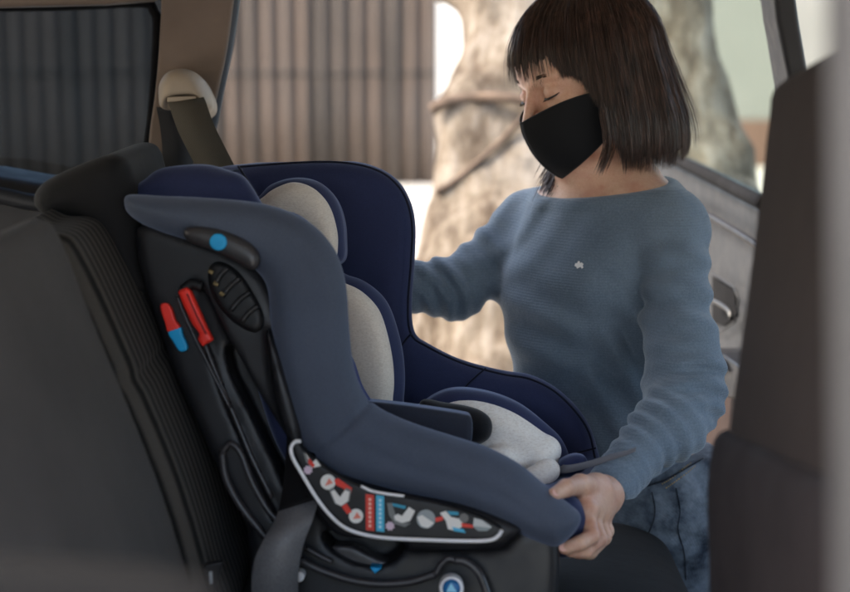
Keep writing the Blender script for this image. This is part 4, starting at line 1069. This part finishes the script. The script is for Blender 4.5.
# mask
mk = M('black_mask_cloth', (.006, .007, .009, 1), .8, .25, .1); mk.bump(mk.noise(700, 2), .3, .0005); mk = mk.m
cen_ = cr([(.1205, -.034), (.1195, -.052), (.109, -.082), (.093, -.106), (.076, -.121)], 5)
n_t = len(cen_); n_s = 13
V = []; 
for i, (a, c) in enumerate(cen_):
    t = i/(n_t-1)
    ear_c = -.020-.046*t; ear_a = .002+.012*t
    for j in range(-n_s, n_s+1):
        s = j/n_s; q = abs(s)
        b_ = .079*math.sin(min(1, q)*math.pi/2)**.9*(1-.12*t)
        ex = 1.02+.55*t; aa = a*(1-q**ex)+ear_a*q**ex-.006*math.exp(-(q*9)**2)*0
        cc = c*(1-q)+ear_c*q+(.010*math.sin(q*math.pi)*(1-t))-.006*math.sin(q*math.pi)*t
        aa += .006*math.sin(q*math.pi)
        V.append(HL(aa, math.copysign(b_, s) if s else 0, cc))
W_ = 2*n_s+1
Q = [(i*W_+j, i*W_+j+1, (i+1)*W_+j+1, (i+1)*W_+j) for i in range(n_t-1) for j in range(W_-1)]
mo = quads('face_mask', np.array(V), np.array(Q), mk, per)
s_ = mo.modifiers.new('s', 'SOLIDIFY'); s_.thickness = .0016; s_.offset = 0; ss = mo.modifiers.new('u', 'SUBSURF'); ss.levels = ss.render_levels = 1
Va = np.array(V); mseam = M('mask_seam', (.012, .013, .015, 1), .8).m
b = MB('c'); b.tube([Va[i*W_+n_s]+fw*.0008 for i in range(n_t)], .0009, 5); b.build('mask_seam', mseam, mo, True)
b = MB('c'); b.tube([Va[j]+fw*.0006 for j in range(W_)], .0010, 5); b.build('mask_hem', mseam, mo, True)
b = MB('c'); b.tube([Va[(n_t-1)*W_+j]+fw*.0004 for j in range(W_)], .0010, 5); b.build('mask_hem', mseam, mo, True)
b = MB('c'); b.tube([HL(.004, .078, -.004), HL(-.006, .083, .004), HL(-.016, .082, .004)], .0014, 6); b.build('ear_loop', M('ear_loop_elastic', srgb(200, 190, 180), .6).m, mo, True)

# ---- hair: dense cap of strands
hairm = M('dark_brown_hair', (.018, .011, .008, 1), .30, .5)
hc = hairm.noise(3.0, 2, sc=(60, 60, 4)); hairm.color(hairm.ramp(hc, [(.3, (.018, .011, .009, 1)), (.55, (.055, .030, .022, 1)), (.8, (.13, .070, .050, 1))]))
hairm.b.inputs['Coat Weight'].default_value = .0; hairm = hairm.m
hu = nrm([-.16, -.08, 1.0]); hf = nrm(fw-hu*fw.dot(hu)); hs_ = nrm(np.cross(hu, hf)); hs_ = hs_ if hs_.dot(sd) > 0 else -hs_
HO = HL(-.014, 0, .036)          # centre of the cranium
def hair_pt(phi, t, off=0.0, L=None):
    """phi: 0 = face side, +-pi = nape, t: 0 crown .. 1 tip"""
    cf, sf = math.cos(phi), math.sin(phi)
    ap = abs(phi)
    if L is None:
        L = bobL(phi)
    s = t*L
    a0 = .110+off; b0 = .087+off; hgt = .100+off
    quarter = .150
    if s < quarter:
        th = s/quarter*math.pi/2
        r = math.sin(th); h = hgt*math.cos(th)
        fa = fb = 1
    else:
        r = 1; h = -(s-quarter)
        w = s-quarter
        fb = 1+.50*min(w, .10)-34*max(0, w-.095)**2
        fa = 1+.25*min(w, .10)-34*max(0, w-.095)**2
        if ap < .95:       # fringe hugs the brow
            fa = 1-1.1*w; fb = 1-.4*w
    A = a0*(1.0 if cf > 0 else .98)
    x = A*r*cf*fa; y = b0*r*sf*fb
    # crown point sits a little behind the centre
    bk = -.012*(1-r)
    p = HO+hf*(x+bk)+hs_*y+hu*h
    if s > quarter and cf < .0:
        w = s-quarter
        p = p+np.array([.13*w*min(1, -1.6*cf), 0, -.02*w])      # hangs with gravity, behind the tilted head
    return p
def bobL(phi):
    ap = abs(phi)
    fr = .182; bob = .318
    if ap < .70: return fr+.004*math.sin(phi*9)
    if ap < 1.12: return fr-.001+(.236-fr)*((ap-.70)/.42)**2.2
    if ap < 1.34: return .235+(bob-.235)*((ap-1.12)/.22)**.8
    return bob-.026*max(0, (ap-2.0))
nph, ntt = 96, 26
V = []; Q = []
gap = 1.34
for i in range(nph):
    phi = -math.pi+2*math.pi*i/nph
    for j in range(ntt):
        V.append(hair_pt(phi, j/(ntt-1)*.94, -.005))
for i in range(nph):
    for j in range(ntt-1): Q.append((i*ntt+j, ((i+1) % nph)*ntt+j, ((i+1) % nph)*ntt+j+1, i*ntt+j+1))
hairb = M('hair_underlayer', (.012, .008, .006, 1), .9, .05).m
hb_ = quads('hair', np.array(V), np.array(Q), hairb, per)
s_ = hb_.modifiers.new('s', 'SOLIDIFY'); s_.thickness = .004; s_.offset = -1
# strands
r2 = np.random.default_rng(5)
SV = []; SQ = []
_qi = {}
def quadidx(n):
    if n not in _qi:
        _qi[n] = np.array([(3*i+k, 3*i+(k+1) % 3, 3*i+3+(k+1) % 3, 3*i+3+k) for i in range(n-1) for k in range(3)])
    return _qi[n]
def strand(pts, w, base):
    pts = np.asarray(pts); n = len(pts); T = np.gradient(pts, axis=0); T /= np.linalg.norm(T, axis=1)[:, None]+1e-9
    out = pts-HO; out -= T*(out*T).sum(1)[:, None]; out /= np.linalg.norm(out, axis=1)[:, None]+1e-9
    sdv = np.cross(T, out); ww = w*np.clip(np.minimum(np.linspace(.9, 1.2, n), np.linspace(5, .15, n)), .1, 1)[:, None]
    v = np.stack([pts-sdv*ww, pts+out*ww*.9, pts+sdv*ww], 1).reshape(-1, 3)
    q = quadidx(n)+base
    return v, q
base = 0
NS = 15000
for k in range(NS):
    phi = r2.uniform(-math.pi, math.pi)
    if r2.random() < .22: phi = r2.uniform(-1.1, 1.1)
    clump = math.sin(phi*23)*.5+math.sin(phi*57+1)*.5
    L = bobL(phi)*r2.uniform(.93, 1.01)+r2.normal()*.002
    off = r2.uniform(-.005, .0020)+.0012*clump
    wob = r2.normal()*.010; wob2 = r2.normal()*.014; ph = r2.uniform(0, 6.28)
    fly = abs(r2.normal())*.010 if r2.random() < .05 else 0
    t0 = r2.uniform(0, .25) if r2.random() < .8 else r2.uniform(.1, .5)
    pts = []
    n = 15
    for j in range(n):
        t = t0+(1-t0)*j/(n-1)
        pp = phi+wob*math.sin(t*4+ph)+wob2*t*t+.10*t*t*math.copysign(1, phi)*(1 if abs(phi) > 1.3 else 0)*.0
        pts.append(hair_pt(pp, t, off+fly*t*t, L))
    v, q = strand(pts, r2.uniform(.0003, .0007), base); SV.append(v); SQ.append(q); base += len(v)
# loose locks in front of the far shoulder and over the nape
def lock(pa, pb, pc, n, spread, w=.0008):
    global base
    for k in range(n):
        o1 = r2.normal(size=3)*spread*.7; o2 = o1+r2.normal(size=3)*spread*.15; o3 = o2*.9+r2.normal(size=3)*spread*.2
        pts = cr([pa+o1, pb+o2, pc+o3], 7); v, q = strand(pts, w*r2.uniform(.6, 1.2), base); SV.append(v); SQ.append(q); base += len(v)
lock(P(572, 118, 2.33), P(564, 160, 2.33), P(549, 191, 2.31), 380, .012, .0005)
lock(P(590, 118, 2.33), P(582, 160, 2.33), P(570, 188, 2.31), 320, .011, .0005)
lock(P(604, 110, 2.19), P(608, 145, 2.20), P(600, 172, 2.225), 60, .006, .0004)
#lock(P(640, 110, 2.20), P(640, 150, 2.21), P(628, 182, 2.225), 160, .013)
#lock(P(612, 105, 2.17), P(618, 150, 2.185), P(606, 178, 2.21), 140, .010)
#lock(P(655, 110, 2.22), P(664, 146, 2.24), P(650, 176, 2.25), 140, .012)
hs2 = quads('hair_strands', np.vstack(SV), np.vstack(SQ), hairm, hb_)
# armhole seam of the near sleeve and thread line under the collar
def front_line(name, px, r, mat, parent, F_, g_, lift=.0006):
    pts = []
    for u, v in cr(px, 8):
        d = on_front(u, v, F_, g_)
        if d > 2.0: pts.append(P(u, v, d-lift))
    if len(pts) > 3:
        b = MB('c'); b.tube(pts, r, 5); b.build(name, mat, parent, True)
seamk = fabric('knit_seam', srgb(66, 80, 94), .3)
#front_line('sleeve_seam', [(651, 196), (640, 225), (634, 255), (637, 290), (644, 320)], .0008, seamk, sw, SWF, SWG)
# buckle stalk between bench and child seat
b = MB('c'); b.ribbon([P(205, 600, 1.78), P(210, 580, 1.77), P(214, 562, 1.765)], [np.array([.010, 0, .002])]*3, [np.array([0, .004, .001])]*3)
bk_ = b.build('belt_buckle', blackp, car, bevel=.002)
b = MB('c'); b.prism([P(209, 572, 1.758), P(212, 571, 1.758), P(213, 583, 1.758), P(210, 584, 1.758)], (0, .003, 0)); b.build('buckle_glint', silver, bk_)  # silver sliver drawn in for the glint on the buckle
# ---------------------------------------------------------------- put each thing's empty at its base
for o in [o for o in sc.objects if o.type == 'EMPTY' and o.parent is None]:
    ch = list(o.children); pts = []
    for c in ch:
        n = len(c.data.vertices); a = np.empty(n*3, np.float32); c.data.vertices.foreach_get('co', a); a = a.reshape(-1, 3)
        pts += [a.min(0), a.max(0)]
    lo = np.min(pts, 0); hi = np.max(pts, 0); base_ = Vector(((lo[0]+hi[0])/2, (lo[1]+hi[1])/2, lo[2]))
    o.location = base_
    for c in ch: c.location = -base_
